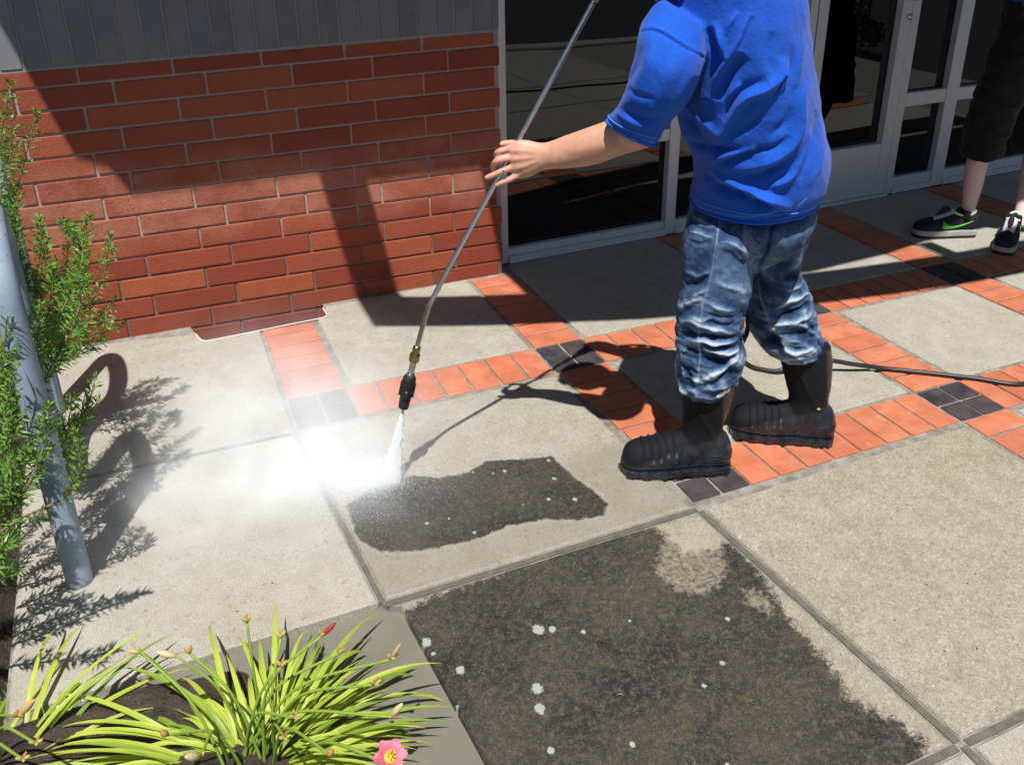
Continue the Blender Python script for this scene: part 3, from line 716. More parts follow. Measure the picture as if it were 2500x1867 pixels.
def apply_folds(me, f, strokes, noise_fn=None, scale=1.0, vis_lo=-.05, warp=0.0):
    co = get_co(me); no = get_no(me)
    px = proj(co); pw = px + warp * np.c_[fbm(co * 16, 81, 3) - .5, fbm(co * 16, 91, 3) - .5] if warp else px; am = 1 + (warp > 0) * 1.1 * (fbm(co * 22, 95, 2) - .5); tocam = CAM_POS - co; tocam /= np.linalg.norm(tocam, axis=1)[:, None]
    fac = sstep((no * tocam).sum(1), vis_lo, .35)
    h = np.zeros(len(co))
    kx = abs(f(1, 0)[0] - f(0, 0)[0])
    for line, amp, wd in strokes:
        L = np.array([f(*p) for p in line]); w = wd * kx
        lo = L.min(0) - 3 * w; hi = L.max(0) + 3 * w
        s = np.where((px > lo).all(1) & (px < hi).all(1) & (fac > 0))[0]
        if len(s) == 0: continue
        L2 = catmull(L, max(12, 6 * len(L)))
        d, t, _ = seg_dist(pw[s], L2)
        h[s] += amp * scale * (am[s] if warp else 1.0) * np.exp(-(d / (w * .88)) ** 1.7) * np.clip(4 * t * (1 - t), 0, 1) ** .75 * fac[s]
    if noise_fn is not None: h = h + noise_fn(co, fac)
    set_co(me, co + no * h[:, None]); return h, px, fac, co
def line_attr(px, fac, f, lines, wd):
    out = np.zeros(len(px)); kx = abs(f(1, 0)[0] - f(0, 0)[0])
    for line in lines:
        L = np.array([f(*p) for p in line]); w = wd * kx
        s = np.where((px > L.min(0) - 3 * w).all(1) & (px < L.max(0) + 3 * w).all(1) & (fac > .1))[0]
        if len(s): out[s] = np.maximum(out[s], np.exp(-(seg_dist(px[s], catmull(L, 40))[0] / w) ** 2))
    return out

MAN = empty('person', (1.2, -.90, 0), 'person in blue t-shirt, jeans and black rubber boots spraying the paving', 'person')
def man_mesh(name, me, mat, parent=None, smooth=True, **kw):
    """geometry is made in world space; shift it under the person's origin"""
    par = parent or MAN; co = get_co(me); off = np.array(MAN.location); set_co(me, co - off)
    return link(name, me, mat, par, smooth, **kw)

# ---- t-shirt
torso = [sec(fS, (560, -420), (820, -420), 2.08, .055), sec(fS, (600, -330), (960, -330), 2.09, .075), sec(fS, (580, -240), (1240, -250), 2.12, .13), sec(fS, (530, -130), (1440, -140), 2.145, .172),
         sec(fS, (500, 0), (1526, 0), 2.16, .190), sec(fS, (520, 150), (1532, 150), 2.165, .198), sec(fS, (580, 400), (1545, 400), 2.175, .204),
         sec(fS, (590, 600), (1580, 600), 2.185, .206), sec(fS, (606, 770), (1604, 770), 2.20, .207), sec(fS, (610, 900), (1634, 900), 2.21, .207),
         sec(fS, (636, 1000), (1656, 1000), 2.22, .207), sec(fS, (690, 1100), (1674, 1100), 2.23, .206), sec(fS, (716, 1200), (1680, 1200), 2.24, .206),
         sec(fS, (720, 1300), (1652, 1300), 2.245, .204), sec(fS, (700, 1400), (1612, 1365), 2.255, .196), sec(fS, (686, 1465), (1580, 1422), 2.262, .190)]
sleeve = [sec(fS, (480, 0), (820, 200), 2.06, .07), sec(fS, (352, 170), (800, 390), 2.03, .083), sec(fS, (318, 300), (770, 490), 2.01, .084), sec(fS, (292, 430), (745, 580), 2.00, .081),
          sec(fS, (235, 640), (680, 700), 2.01, .076), sec(fS, (180, 770), (570, 832), 2.04, .071), sec(fS, (118, 842), (492, 960), 2.06, .067), sec(fS, (95, 885), (452, 1046), 2.075, .065)]
sl2 = [on_d(1560, -50, 2.24), on_d(1520, -10, 2.28), on_d(1480, -5, 2.315)]
shirt_me = remesh([ellipse_loft(torso, 56, 70), ellipse_loft(sleeve, 40, 40), tube_data(catmull(sl2, 14), np.linspace(.085, .07, 14), 20)], .0062, 3, 1)
SHIRT_FOLDS = [
 ([(1125, 100), (1060, 260), (1000, 380), (960, 450), (890, 560), (830, 690), (800, 752)], .013, 34), ([(1090, 400), (1010, 500), (930, 620), (880, 720)], -.016, 60),
 ([(1062, 605), (1010, 650), (960, 745)], .011, 26), ([(1375, 410), (1335, 555), (1230, 640), (1100, 690), (1030, 760), (960, 900), (880, 1040)], .019, 42),
 ([(1250, 580), (1130, 630), (1020, 700), (930, 860)], -.014, 46), ([(1545, 590), (1500, 700), (1482, 900), (1440, 1020), (1340, 1120), (1180, 1192), (1000, 1204), (862, 1194)], .016, 38),
 ([(1410, 985), (1310, 1062), (1190, 1090), (1010, 1150), (900, 1182)], -.012, 26), ([(1185, 1078), (1050, 1094), (920, 1122), (832, 1192)], .015, 24),
 ([(830, 1205), (950, 1272), (1100, 1342), (1250, 1420), (1425, 1500)], .020, 36), ([(800, 1262), (920, 1330), (1060, 1418), (1200, 1492), (1390, 1545)], -.018, 38),
 ([(1565, 950), (1505, 1100), (1455, 1200), (1380, 1290), (1250, 1362)], .013, 32), ([(1545, 990), (1475, 1140), (1402, 1240), (1262, 1318)], -.012, 24),
 ([(1455, 1125), (1335, 1202), (1205, 1268), (1080, 1270)], -.013, 30), ([(1392, 470), (1345, 620), (1300, 705)], .008, 20), ([(1362, 545), (1308, 690)], -.008, 15),
 ([(860, 160), (920, 320), (955, 425)], .010, 28), ([(825, 200), (850, 330), (890, 450)], -.010, 32), ([(1140, 120), (1085, 260), (1040, 370)], -.010, 24), ([(1040, 90), (965, 190), (940, 260)], .006, 22),
 ([(735, 1360), (800, 1312), (880, 1298), (960, 1335), (1040, 1425), (1150, 1485)], .010, 30), ([(655, 780), (700, 900), (760, 1000), (860, 1052)], -.014, 46), ([(625, 770), (760, 860), (900, 980)], .008, 30),
 ([(640, 1010), (780, 1066), (960, 1086), (1150, 1084)], -.014, 30), ([(1290, 230), (1250, 400), (1270, 520)], -.006, 40), ([(760, 560), (700, 680), (650, 760)], -.010, 34),
 ([(1240, 800), (1120, 900), (1010, 980)], -.007, 40), ([(1420, 760), (1370, 900), (1270, 990)], -.007, 36), ([(1600, 800), (1600, 960), (1560, 1120), (1480, 1300)], -.008, 26),
 ([(1650, 1050), (1620, 1200), (1540, 1350)], .006, 24), ([(1500, 300), (1480, 480), (1440, 640)], .006, 36), ([(1440, 330), (1420, 520), (1390, 640)], -.006, 26),
 ([(430, 240), (400, 420), (330, 600), (270, 720), (170, 780)], .006, 44), ([(345, 330), (300, 480), (255, 600)], -.003, 34), ([(560, 420), (520, 600), (430, 780)], .003, 60), ([(690, 420), (640, 560), (560, 720)], -.003, 50),
 ([(160, 800), (230, 850), (330, 900), (420, 920)], .005, 24), ([(230, 790), (330, 850), (450, 860)], -.005, 22), ([(250, 640), (330, 690), (450, 720)], -.004, 26), ([(380, 760), (470, 800), (540, 800)], .004, 24),
 ([(330, 240), (430, 225), (560, 290), (680, 360), (785, 415), (805, 470)], -.006, 9), ([(330, 222), (430, 205), (566, 270), (692, 342), (795, 398)], .004, 18),
 ([(690, 1455), (800, 1517), (1000, 1562), (1200, 1566), (1400, 1522), (1530, 1430)], -.006, 11), ([(112, 868), (180, 946), (280, 1002), (425, 1026)], -.006, 11), ([(690, 1490), (800, 1548), (1000, 1592), (1200, 1598), (1400, 1556), (1540, 1462)], .004, 14)]
def shirt_noise(co, fac):
    n = fbm(np.c_[co[:, 0] * 14 + co[:, 2] * 6, co[:, 1] * 14, co[:, 2] * 9], 21, 3)
    r = 1 - np.abs(2 * fbm(np.c_[co[:, 0] * 7 + co[:, 2] * 5, co[:, 1] * 7, co[:, 2] * 7 - co[:, 0] * 5], 31, 2) - 1)
    fine = fbm(np.c_[co[:, 0] * 60 + co[:, 2] * 25, co[:, 1] * 60, co[:, 2] * 42], 51, 3)
    return (n - .5) * .004 + (fine - .5) * .0018 + (r - .7) * .016 * (1 - .72 * fac)
h, px, fac, co0 = apply_folds(shirt_me, fS, SHIRT_FOLDS, shirt_noise, 1.15, warp=5.0)
attr(shirt_me, 'stitch', line_attr(px, fac, fS, [[(112, 868), (180, 946), (280, 1002), (425, 1026)], [(690, 1455), (800, 1517), (1000, 1562), (1200, 1566), (1400, 1522), (1530, 1430)]], 8))
from mathutils.bvhtree import BVHTree
shirt_me.calc_loop_triangles()
_bvh = BVHTree.FromPolygons([tuple(v) for v in get_co(shirt_me)], [tuple(p.vertices) for p in shirt_me.polygons])
def snapped_ring(row, lift, grow=1.02, n=120, shift=0.0):
    out = []
    for a in np.linspace(0, 2 * np.pi, n):
        p = row[:3] + grow * (math.cos(a) * row[3:6] + math.sin(a) * row[6:9]); c, nn, _, _ = _bvh.find_nearest(Vector(p)); out.append(np.array(c) + np.array(nn) * lift)
    return np.array(out)
HEM = Mat('hem_cotton', (.012, .10, .56), .9, 0, .2).m; THREAD = Mat('pale_blue_thread', (.10, .30, .85), .8, 0, .2).m
SHO = man_mesh('t_shirt', shirt_me, SHIRT); _off = np.array(MAN.location)
tdense = catmull(np.array(torso), 120); sdense = catmull(np.array(sleeve), 80)
for nm, row, r_, mt, lf in (('hem', tdense[-2], .0036, HEM, .0008), ('hem_stitch', tdense[-6], .0011, THREAD, .0012), ('cuff', sdense[-2], .0034, HEM, .0008), ('cuff_stitch', sdense[-7], .0011, THREAD, .0012)):
    V, F = tube_data(snapped_ring(row, lf) - _off, r_, 7, False); mk(nm, V, F, mt, SHO, True)

# ---- jeans
leg1 = [sec(fJ, (330, 60), (800, 80), 2.23, .09), sec(fJ, (250, 230), (835, 280), 2.20, .108), sec(fJ, (207, 380), (795, 420), 2.205, .110), sec(fJ, (212, 520), (752, 540), 2.20, .106), sec(fJ, (200, 700), (740, 715), 2.20, .102),
        sec(fJ, (175, 860), (692, 850), 2.20, .097), sec(fJ, (165, 980), (676, 980), 2.205, .092), sec(fJ, (152, 1100), (674, 1100), 2.21, .090), sec(fJ, (165, 1200), (692, 1195), 2.21, .090), sec(fJ, (172, 1300), (665, 1285), 2.21, .087),
        sec(fJ, (172, 1400), (630, 1385), 2.21, .083), sec(fJ, (195, 1470), (598, 1450), 2.21, .078), sec(fJ, (222, 1512), (565, 1495), 2.21, .072)]
leg2 = [sec(fJ, (620, 80), (1170, 60), 2.33, .10), sec(fJ, (600, 250), (1200, 220), 2.345, .115), sec(fJ, (700, 430), (1142, 420), 2.36, .105), sec(fJ, (748, 560), (1108, 545), 2.365, .10), sec(fJ, (725, 700), (1165, 690), 2.37, .098),
        sec(fJ, (697, 860), (1228, 850), 2.375, .097), sec(fJ, (712, 970), (1242, 975), 2.38, .095), sec(fJ, (772, 1070), (1285, 1060), 2.385, .092), sec(fJ, (822, 1140), (1308, 1110), 2.385, .088), sec(fJ, (880, 1195), (1298, 1150), 2.385, .083), sec(fJ, (935, 1220), (1268, 1175), 2.385, .078)]
pelvis = [sec(fJ, (420, -180), (1050, -220), 2.28, .11), sec(fJ, (330, -20), (1150, -30), 2.285, .135), sec(fJ, (268, 110), (1228, 90), 2.272, .178), sec(fJ, (244, 240), (1200, 240), 2.272, .175), sec(fJ, (236, 340), (1120, 340), 2.285, .145),
          sec(fJ, (240, 450), (960, 450), 2.28, .115), sec(fJ, (320, 540), (830, 540), 2.275, .07)]
jean_me = remesh([ellipse_loft(leg1, 44, 70), ellipse_loft(leg2, 44, 60), ellipse_loft(pelvis, 48, 36)], .0062, 4, 1)
JF = [
 ([(170, 1005), (260, 962), (350, 992), (470, 1024), (630, 1052)], .012, 24), ([(200, 1112), (350, 1122), (500, 1134), (655, 1090)], .012, 24), ([(360, 1192), (480, 1212), (600, 1222), (685, 1180)], .012, 22),
 ([(178, 1300), (235, 1385), (300, 1432), (345, 1440)], .016, 26), ([(350, 1440), (450, 1402), (560, 1335), (662, 1250)], .013, 26), ([(350, 1510), (470, 1495), (585, 1430)], .011, 24), ([(120, 1400), (190, 1480), (290, 1535)], .016, 28),
 ([(260, 930), (360, 962), (440, 938)], .009, 20), ([(180, 880), (260, 820), (370, 775)], .012, 30), ([(380, 790), (500, 862), (630, 890)], .009, 24), ([(230, 590), (330, 604), (415, 578)], .009, 22), ([(440, 640), (560, 700), (720, 740)], .006, 34),
 ([(190, 1060), (330, 1078), (480, 1084), (645, 1066)], -.012, 20), ([(345, 1160), (480, 1176), (640, 1150)], -.012, 20), ([(345, 1265), (500, 1290), (650, 1225)], -.013, 22), ([(200, 1220), (280, 1200), (350, 1240)], -.008, 26), ([(210, 1300), (280, 1460)], -.014, 30),
 ([(360, 1470), (480, 1440), (600, 1370)], -.010, 18), ([(380, 960), (500, 985), (620, 970)], -.010, 20), ([(210, 690), (300, 660), (400, 610)], -.009, 30), ([(370, 900), (480, 930), (640, 920)], -.009, 18), ([(260, 780), (330, 740), (400, 690)], .007, 20),
 ([(262, 130), (360, 192), (490, 222)], .007, 18), ([(250, 262), (360, 292), (462, 312)], .007, 18), ([(262, 190), (360, 240), (480, 268)], -.006, 16), ([(240, 340), (340, 355), (440, 335)], -.005, 18), ([(490, 350), (600, 380), (700, 440), (745, 520)], .008, 24), ([(480, 420), (600, 470), (720, 540)], -.006, 24),
 ([(925, 862), (1040, 802), (1140, 762), (1190, 742)], .014, 24), ([(865, 1042), (960, 992), (1080, 962), (1215, 925)], .014, 26), ([(950, 1080), (1040, 1172), (1130, 1192), (1250, 1150)], .014, 28), ([(990, 742), (1090, 700), (1140, 640)], .011, 24),
 ([(940, 935), (1060, 885), (1210, 830)], -.014, 22), ([(960, 1060), (1100, 1062), (1240, 1000)], -.012, 24), ([(830, 1110), (920, 1120), (1030, 1170)], -.022, 46), ([(990, 660), (1080, 620), (1110, 560)], -.008, 26), ([(1130, 880), (1150, 960), (1230, 1080)], .008, 24), ([(1160, 340), (1110, 480), (1040, 600)], .010, 26),
 ([(860, 1200), (960, 1240), (1120, 1240), (1290, 1160)], .008, 26), ([(880, 480), (960, 500), (1060, 480)], .005, 30), ([(960, 130), (900, 330), (850, 470), (745, 690)], -.012, 22), ([(790, 640), (830, 800), (880, 960)], .004, 10),
 ([(500, 190), (472, 360), (440, 560), (400, 720), (362, 860), (335, 1100), (345, 1300), (300, 1540)], .004, 9)]
def jean_noise(co, fac):
    low = sstep(.80 - co[:, 2], .1, .45)
    q = np.c_[co[:, 0] * 9 + co[:, 2] * 9, co[:, 1] * 9 - co[:, 2] * 5, co[:, 2] * 17 + co[:, 0] * 12 + 4 * vnoise(co * 5, 8)]
    r = 1 - np.abs(2 * fbm(q, 41, 3) - 1)
    q2 = np.c_[co[:, 0] * 22 - co[:, 2] * 14, co[:, 1] * 22, co[:, 2] * 48 + co[:, 0] * 10]
    r2 = 1 - np.abs(2 * fbm(q2, 47, 2) - 1)
    q3 = np.c_[co[:, 0] * 45 + co[:, 2] * 30, co[:, 1] * 45, co[:, 2] * 80 - co[:, 0] * 30]; r3 = 1 - np.abs(2 * fbm(q3, 57, 2) - 1)
    return (r - .72) * (.004 + .019 * low) * (1 - .25 * fac) + (r2 - .72) * (.0022 + .0045 * low) + (r3 - .72) * (.0010 + .0012 * low)
JF = [(l_, a_ * .74, w_ * .78) for l_, a_, w_ in JF]
h, px, fac, co0 = apply_folds(jean_me, fJ, JF, jean_noise, .95, warp=24.0)
pocket = [fJ(*p) for p in [(688, 215), (676, 430), (740, 455), (830, 470), (880, 350), (968, 290), (945, 225), (820, 205)]]
psd = inside_sd(px, pocket); pm = sstep(psd, -1.2, 1.2) * (fac > .3) * (co0[:, 1] < -.93)
co = get_co(jean_me); no = get_no(jean_me); set_co(jean_me, co + no * (pm * .0035)[:, None])
arcs = [[(745 - k * 16, 240), (738 - k * 16, 300), (762 - k * 12, 352 + k * 14), (805, 378 + k * 17)] for k in range(4)]
stl = [[(690, 222), (678, 430)], [(678, 428), (740, 452), (828, 468)], [(700, 225), (690, 420)], [(500, 190), (472, 360), (440, 560), (400, 720), (362, 860), (335, 1100), (345, 1300), (300, 1540)], [(790, 640), (830, 800), (900, 1000)], [(930, 980), (935, 1060)], [(885, 990), (890, 1060)]] + arcs
attr(jean_me, 'stitch', line_attr(px, fac, fJ, stl, 5))
thigh = np.exp(-(((px - np.array(fJ(560, 640))) / [60, 70]) ** 2).sum(1)) * .15
attr(jean_me, 'fade', np.clip(.46 + h / .022 + thigh, 0, 1.15))
attr(jean_me, 'white', sstep(inside_sd(px, [fB(*p) for p in [(1025, 560), (1060, 530), (1120, 505), (1160, 490), (1165, 510), (1120, 550), (1060, 580)]]) + 3 * (vnoise(co0 * 220, 2) - .5), -.5, .8) * (fac > .1))
man_mesh('jeans', jean_me, DENIM)

# ---- rubber boots
SEC_BOOT = np.array([(.328, .040, .010, .016), (.318, .047, .034, .036), (.295, .054, .044, .048), (.25, .058, .050, .0535), (.20, .062, .056, .053), (.15, .070, .062, .048), (.10, .078, .068, .044), (.05, .074, .066, .043), (.015, .068, .054, .037), (0.0, .062, .028, .020)])
def foot_frame(heel, toe, length):
    h = np.array([*heel, 0.0]); t = np.array([*toe, 0.0]); f = (t - h) / np.linalg.norm(t - h); s = np.array([-f[1], f[0], 0])
    return h, f, s
def foot_parts(h, f, s, secs, k):
    rows = []
    for t, cz, hh, hw in secs:
        c = h + f * t * k + np.array([0, 0, cz]); rows.append(np.concatenate([c, s * hw, [0, 0, hh]]))
    return rows
def sole(h, f, s, secs, k, z0, z1, grow, lugs, mat, parent, name='sole'):
    S = catmull(secs, 30); left = [h + f * (r[0] * k) + s * (r[3] + grow) for r in S]; right = [h + f * (r[0] * k) - s * (r[3] + grow) for r in S][::-1]
    tipf = [h + f * (S[0][0] * k + grow)]; tipb = [h + f * (S[-1][0] * k - grow)]
    ring = tipf + left + tipb + right; n = len(ring); V = []
    for z, g in ((z0, .99), (z0 + .004, 1.0), ((z0 + z1) / 2, 1.0), (z1 - .004, 1.0), (z1, .97)):
        c = sum(ring) / n; V += [(c + (p - c) * g) + np.array([0, 0, z]) for p in ring]
    F = [tuple(range(n - 1, -1, -1)), tuple(range(4 * n, 5 * n))] + [(r * n + i, r * n + (i + 1) % n, (r + 1) * n + (i + 1) % n, (r + 1) * n + i) for r in range(4) for i in range(n)]
    parts = [(V, F)]
    if lugs:
        c = sum(ring) / n; step = 4
        for i in range(0, n, step):
            p = ring[i]; q = ring[(i + 1) % n]; d = (q - p); L = np.linalg.norm(d)
            if L < 1e-4: continue
            d /= L; nrm = np.array([d[1], -d[0], 0]); w = .0115
            b = [p + d * a * w + nrm * e for a, e in ((-1, .0018), (1, .0018), (1, -.02), (-1, -.02))]
            vv = [x + np.array([0, 0, .0]) for x in b] + [x + np.array([0, 0, z0 + .012]) for x in b]
            parts.append((vv, [(3, 2, 1, 0), (4, 5, 6, 7), (0, 1, 5, 4), (1, 2, 6, 5), (2, 3, 7, 6), (3, 0, 4, 7)]))
    V, F = join(parts); V = np.array(V) - np.array(parent_root(parent).location); return mk(name, V, F, mat, parent, False)
def parent_root(o):
    while o.parent is not None: o = o.parent
    return o
def boot(heel, toe, shaft_top, label):
    h, f, s = foot_frame(heel, toe, .33); k = np.linalg.norm(np.array(toe) - np.array(heel)) / .328
    rows = foot_parts(h, f, s, SEC_BOOT, k)
    st = np.array([*shaft_top, .34])
    shaft = []
    for z, t, rf, rs in ((.045, .085, .066, .042), (.10, .088, .066, .047), (.15, .088, .060, .048), (.20, .083, .068, .056), (.27, .075, .077, .064), (.34, .07, .083, .070)):
        w = max(0, (z - .15) / .19); c = (h + f * t) * (1 - w) + np.array([st[0], st[1], 0]) * w; c = np.array([c[0], c[1], z])
        shaft.append(np.concatenate([c, f * rf, s * rs]))
    me = remesh([ellipse_loft(rows, 36, 50), ellipse_loft(shaft, 36, 30)], .005, 5, 1)
    co = get_co(me); no = get_no(me); t = (co - h) @ f / k; z = co[:, 2]; lat = (co - h) @ s
    hgt = np.zeros(len(co))
    for tc in (.175, .198, .221, .244, .267): hgt += .0042 * np.exp(-((t - tc - .12 * (z - .08)) / .0034) ** 2) * sstep(z, .045, .06) * (z < .15)
    ribs = hgt / .0042
    for zc in (.045, .056, .067): hgt += .0035 * np.exp(-((z - zc - .12 * np.abs(t - .05)) / .0030) ** 2) * sstep(.085 - t, 0, .03)
    for j, zc in enumerate((.16, .178, .196, .214, .232, .25)): hgt -= .0035 * np.exp(-((z - zc) / .0035) ** 2) * sstep(.045 - t + .2 * (z - .15) * -1, 0, .02)
    ank = np.exp(-((t - .06 - .55 * (z - .12)) / .010) ** 2) * sstep(z, .10, .14) * .003; hgt += ank
    hgt += (fbm(co * 30, 61) - .5) * .003 + .004 * np.exp(-((z - .034) / .004) ** 2) * (t < .33)
    set_co(me, co + no * hgt[:, None])
    neo = sstep(z + .35 * (t - .10), .105, .125) * sstep(t - .025 - .16 * (z - .12), 0, .012); attr(me, 'neo', neo); attr(me, 'rib', np.clip(ribs, 0, 1) * sstep(vnoise(co * 90, 4), .3, .7))
    o = man_mesh('boot', me, RUBBER); o['label'] = label
    sole(h, f, s, SEC_BOOT, k, .005, .027, .005, True, RUBBER, o)
    return o
b1 = boot((1.142, -.935), (.842, -.818), tuple(on_d(*fB(945, 600), 2.21)[:2]), 'left black rubber boot, toe forward')
b2 = boot((1.520, -.955), (1.262, -.775), tuple(on_d(*fB(1795, 330), 2.385)[:2]), 'right black rubber boot with yellow tag')
tg = on_d(*fB(1985, 686), 2.34)
TAGM = Mat('yellow_tag', (.55, .48, .08), .6).m
_o = np.array(MAN.location)
_p = np.array([on_d(*fB(1966, 692), 2.325), on_d(*fB(2004, 687), 2.345), on_d(*fB(2004, 676), 2.345), on_d(*fB(1966, 681), 2.325)])
mk('tag', list(_p - _o) + list(_p - _o + VH * .004), [(0, 1, 2, 3), (7, 6, 5, 4), (0, 4, 5, 1), (1, 5, 6, 2), (2, 6, 7, 3), (3, 7, 4, 0)], TAGM, b2)

# ---- body: arms, hands, neck, head, trunk and legs in one skin
def limb(pts, n=24, k=18):
    """pts: (F-x, F-y, distance, radius)"""
    P = np.array([np.concatenate([on_d(x, y, d), [r]]) for x, y, d, r in pts]); Q = catmull(P, n); return tube_data(Q[:, :3], Q[:, 3], k)
def finger(pts, r0, r1):
    P = np.array([on_d(*fH(x, y), d) for x, y, d in pts]); Q = catmull(P, 22)
    r = np.linspace(r0, r1, 22); r[-1] *= .55; r[-2] *= .85
    kn = np.linspace(0, 1, 22); r = r * (1 + .07 * np.exp(-((kn - .36) / .06) ** 2) + .06 * np.exp(-((kn - .68) / .06) ** 2))
    return tube_data(Q, r, 14)
forearm = [sec(fH, (1760, 250), (1860, 560), 2.085, .044), sec(fH, (1430, 345), (1560, 645), 2.12, .044), sec(fH, (1200, 425), (1290, 738), 2.15, .043), sec(fH, (1000, 495), (1050, 772), 2.18, .037), sec(fH, (870, 543), (885, 780), 2.197, .031),
           sec(fH, (790, 545), (800, 805), 2.204, .026), sec(fH, (700, 525), (720, 850), 2.209, .024), sec(fH, (600, 525), (620, 868), 2.212, .022), sec(fH, (530, 555), (560, 858), 2.215, .016)]
upper = limb([(1470, 95, 2.06, .045), (1430, 180, 2.05, .047), (1390, 262, 2.075, .046), (1365, 290, 2.10, .045)])
HEADC = np.array([.70, -.955, 1.555]); hf = np.array([-.80, .38, -.46]); hf /= np.linalg.norm(hf); hs = np.cross([0, 0, 1.], hf); hs /= np.linalg.norm(hs); hu = np.cross(hf, hs)
def blob(c, ax, n=20):
    V = []; F = []
    for i in range(n + 1):
        p = math.pi * i / n
        for j in range(n): q = 2 * math.pi * j / n; V.append(c + ax[0] * math.sin(p) * math.cos(q) + ax[1] * math.sin(p) * math.sin(q) + ax[2] * math.cos(p))
    for i in range(n):
        for j in range(n): F.append((i * n + j, i * n + (j + 1) % n, (i + 1) * n + (j + 1) % n, (i + 1) * n + j))
    return V, F
neck0 = on_d(1517, -70, 2.08)
def head_parts(c, hf, hs, hu, sc=1.0):
    return [blob(c + hu * .02 - hf * .012, (hf * .095 * sc, hs * .075 * sc, hu * .098 * sc)), blob(c + hf * .025 - hu * .055, (hf * .066, hs * .058, hu * .062)), blob(c + hf * .096 - hu * .015, (hf * .022, hs * .014, hu * .026)),
            blob(c + hf * .083 - hu * .062, (hf * .014, hs * .026, hu * .010)), blob(c + hf * .080 + hu * .022, (hf * .014, hs * .05, hu * .012)),
            blob(c + hs * .077 - hu * .005, (hf * .02, hs * .010, hu * .032)), blob(c - hs * .077 - hu * .005, (hf * .02, hs * .010, hu * .032))]
gun_hand = on_d(1352, -118, 2.315)
trunk = [np.concatenate([t[:3], t[3:6] * .72, t[6:9] * .70]) for t in torso[1:]]
body_parts = [ellipse_loft(forearm, 30, 60), upper, ellipse_loft(trunk, 40, 40), tube_data(catmull([on_d(1520, 20, 2.12), neck0, HEADC - hf * .03 - hu * .05], 12), np.linspace(.062, .055, 12), 20)] + head_parts(HEADC, hf, hs, hu)
body_parts += [finger([(545, 592, 2.214), (440, 625, 2.214), (412, 652, 2.234), (425, 692, 2.258), (480, 712, 2.266)], .0092, .0078), finger([(545, 680, 2.211), (425, 708, 2.209), (385, 752, 2.232), (402, 800, 2.258), (450, 815, 2.266)], .0095, .0078),
               finger([(550, 768, 2.207), (450, 806, 2.204), (380, 838, 2.207), (308, 867, 2.212)], .0092, .0076), finger([(605, 838, 2.207), (520, 880, 2.205), (452, 908, 2.207), (398, 934, 2.212)], .0086, .0068),
               finger([(700, 575, 2.222), (600, 556, 2.256), (510, 553, 2.264), (440, 562, 2.258)], .0115, .0088)]
body_parts += [limb([(1550, -45, 2.25, .052), (1485, -5, 2.31, .048), (1415, -50, 2.325, .040), (1360, -108, 2.318, .030)])]
gh = np.array([np.concatenate([on_d(x, y, d), [r]]) for x, y, d, r in [(1360, -108, 2.318, .030), (1350, -122, 2.31, .036), (1340, -132, 2.305, .030)]]); body_parts.append(tube_data(gh[:, :3], gh[:, 3], 14))
for k in range(4): body_parts.append(tube_data(catmull([on_d(1352 - 4 * k, -132 + 9 * k, 2.285), on_d(1334 - 4 * k, -126 + 9 * k, 2.28), on_d(1326 - 4 * k, -118 + 9 * k, 2.30)], 10), np.linspace(.010, .008, 10), 10))
for lg, bt in ((leg1, (1.075, -.925)), (leg2, (1.452, -.905))):
    rows = [np.concatenate([r[:3], r[3:6] * .62, r[6:9] * .62]) for r in lg]; rows.append(np.concatenate([[bt[0], bt[1], .12], rows[-1][3:9] * .55]))
    body_parts.append(ellipse_loft(rows, 24, 30))
body_parts.append(ellipse_loft([np.concatenate([r[:3], r[3:6] * .8, r[6:9] * .8]) for r in pelvis], 30, 20))
body_me = remesh(body_parts, .0040, 3, 0, .4)
co = get_co(body_me); no = get_no(body_me); pxb = proj(co)
knuck = np.exp(-(np.minimum.reduce([np.linalg.norm(pxb - np.array(fH(*p)), axis=1) for p in ((470, 640), (440, 720), (490, 790), (540, 870), (360, 850), (450, 910))]) / 9) ** 2)
ten = [([(520, 610), (640, 620), (780, 640)], .0022, 16), ([(520, 700), (640, 690), (790, 670)], .0025, 16), ([(560, 790), (660, 760), (800, 700)], .0025, 16), ([(530, 655), (620, 655)], -.002, 14), ([(540, 745), (640, 725)], -.002, 14), ([(560, 830), (640, 800)], -.0025, 16),
       ([(1420, 560), (1250, 590), (1060, 640)], .003, 60), ([(470, 610), (440, 650)], .002, 16), ([(440, 690), (410, 740)], .002, 16)]
apply_folds(body_me, fH, ten, lambda c, f: (fbm(c * 60, 71) - .5) * .0012)
attr(body_me, 'pink', np.clip(knuck + .6 * sstep(-pxb[:, 0], -1125, -1080) * (pxb[:, 1] > 300), 0, 1))
man_mesh('body', body_me, SKIN)
hair_me = remesh([blob(HEADC + hu * .032 - hf * .022, (hf * .094, hs * .082, hu * .095))], .006, 3, 0)
co = get_co(hair_me); no = get_no(hair_me); set_co(hair_me, co + no * ((fbm(co * 60, 5) - .5) * .012)[:, None]); man_mesh('hair', hair_me, HAIR)
# finger ring
rc = on_d(*fH(478, 796), 2.205); ax = on_d(*fH(440, 812), 2.205) - rc; ax /= np.linalg.norm(ax)
e1 = np.cross(ax, [0, 0, 1.]); e1 /= np.linalg.norm(e1); e2 = np.cross(ax, e1)
ringp = [rc + .0105 * (math.cos(a) * e1 + math.sin(a) * e2) for a in np.linspace(0, 2 * math.pi, 25)]
V, F = tube_data(ringp, .0022, 8, False); mk('finger_ring', np.array(V) - _o, F, STEEL, MAN, True)
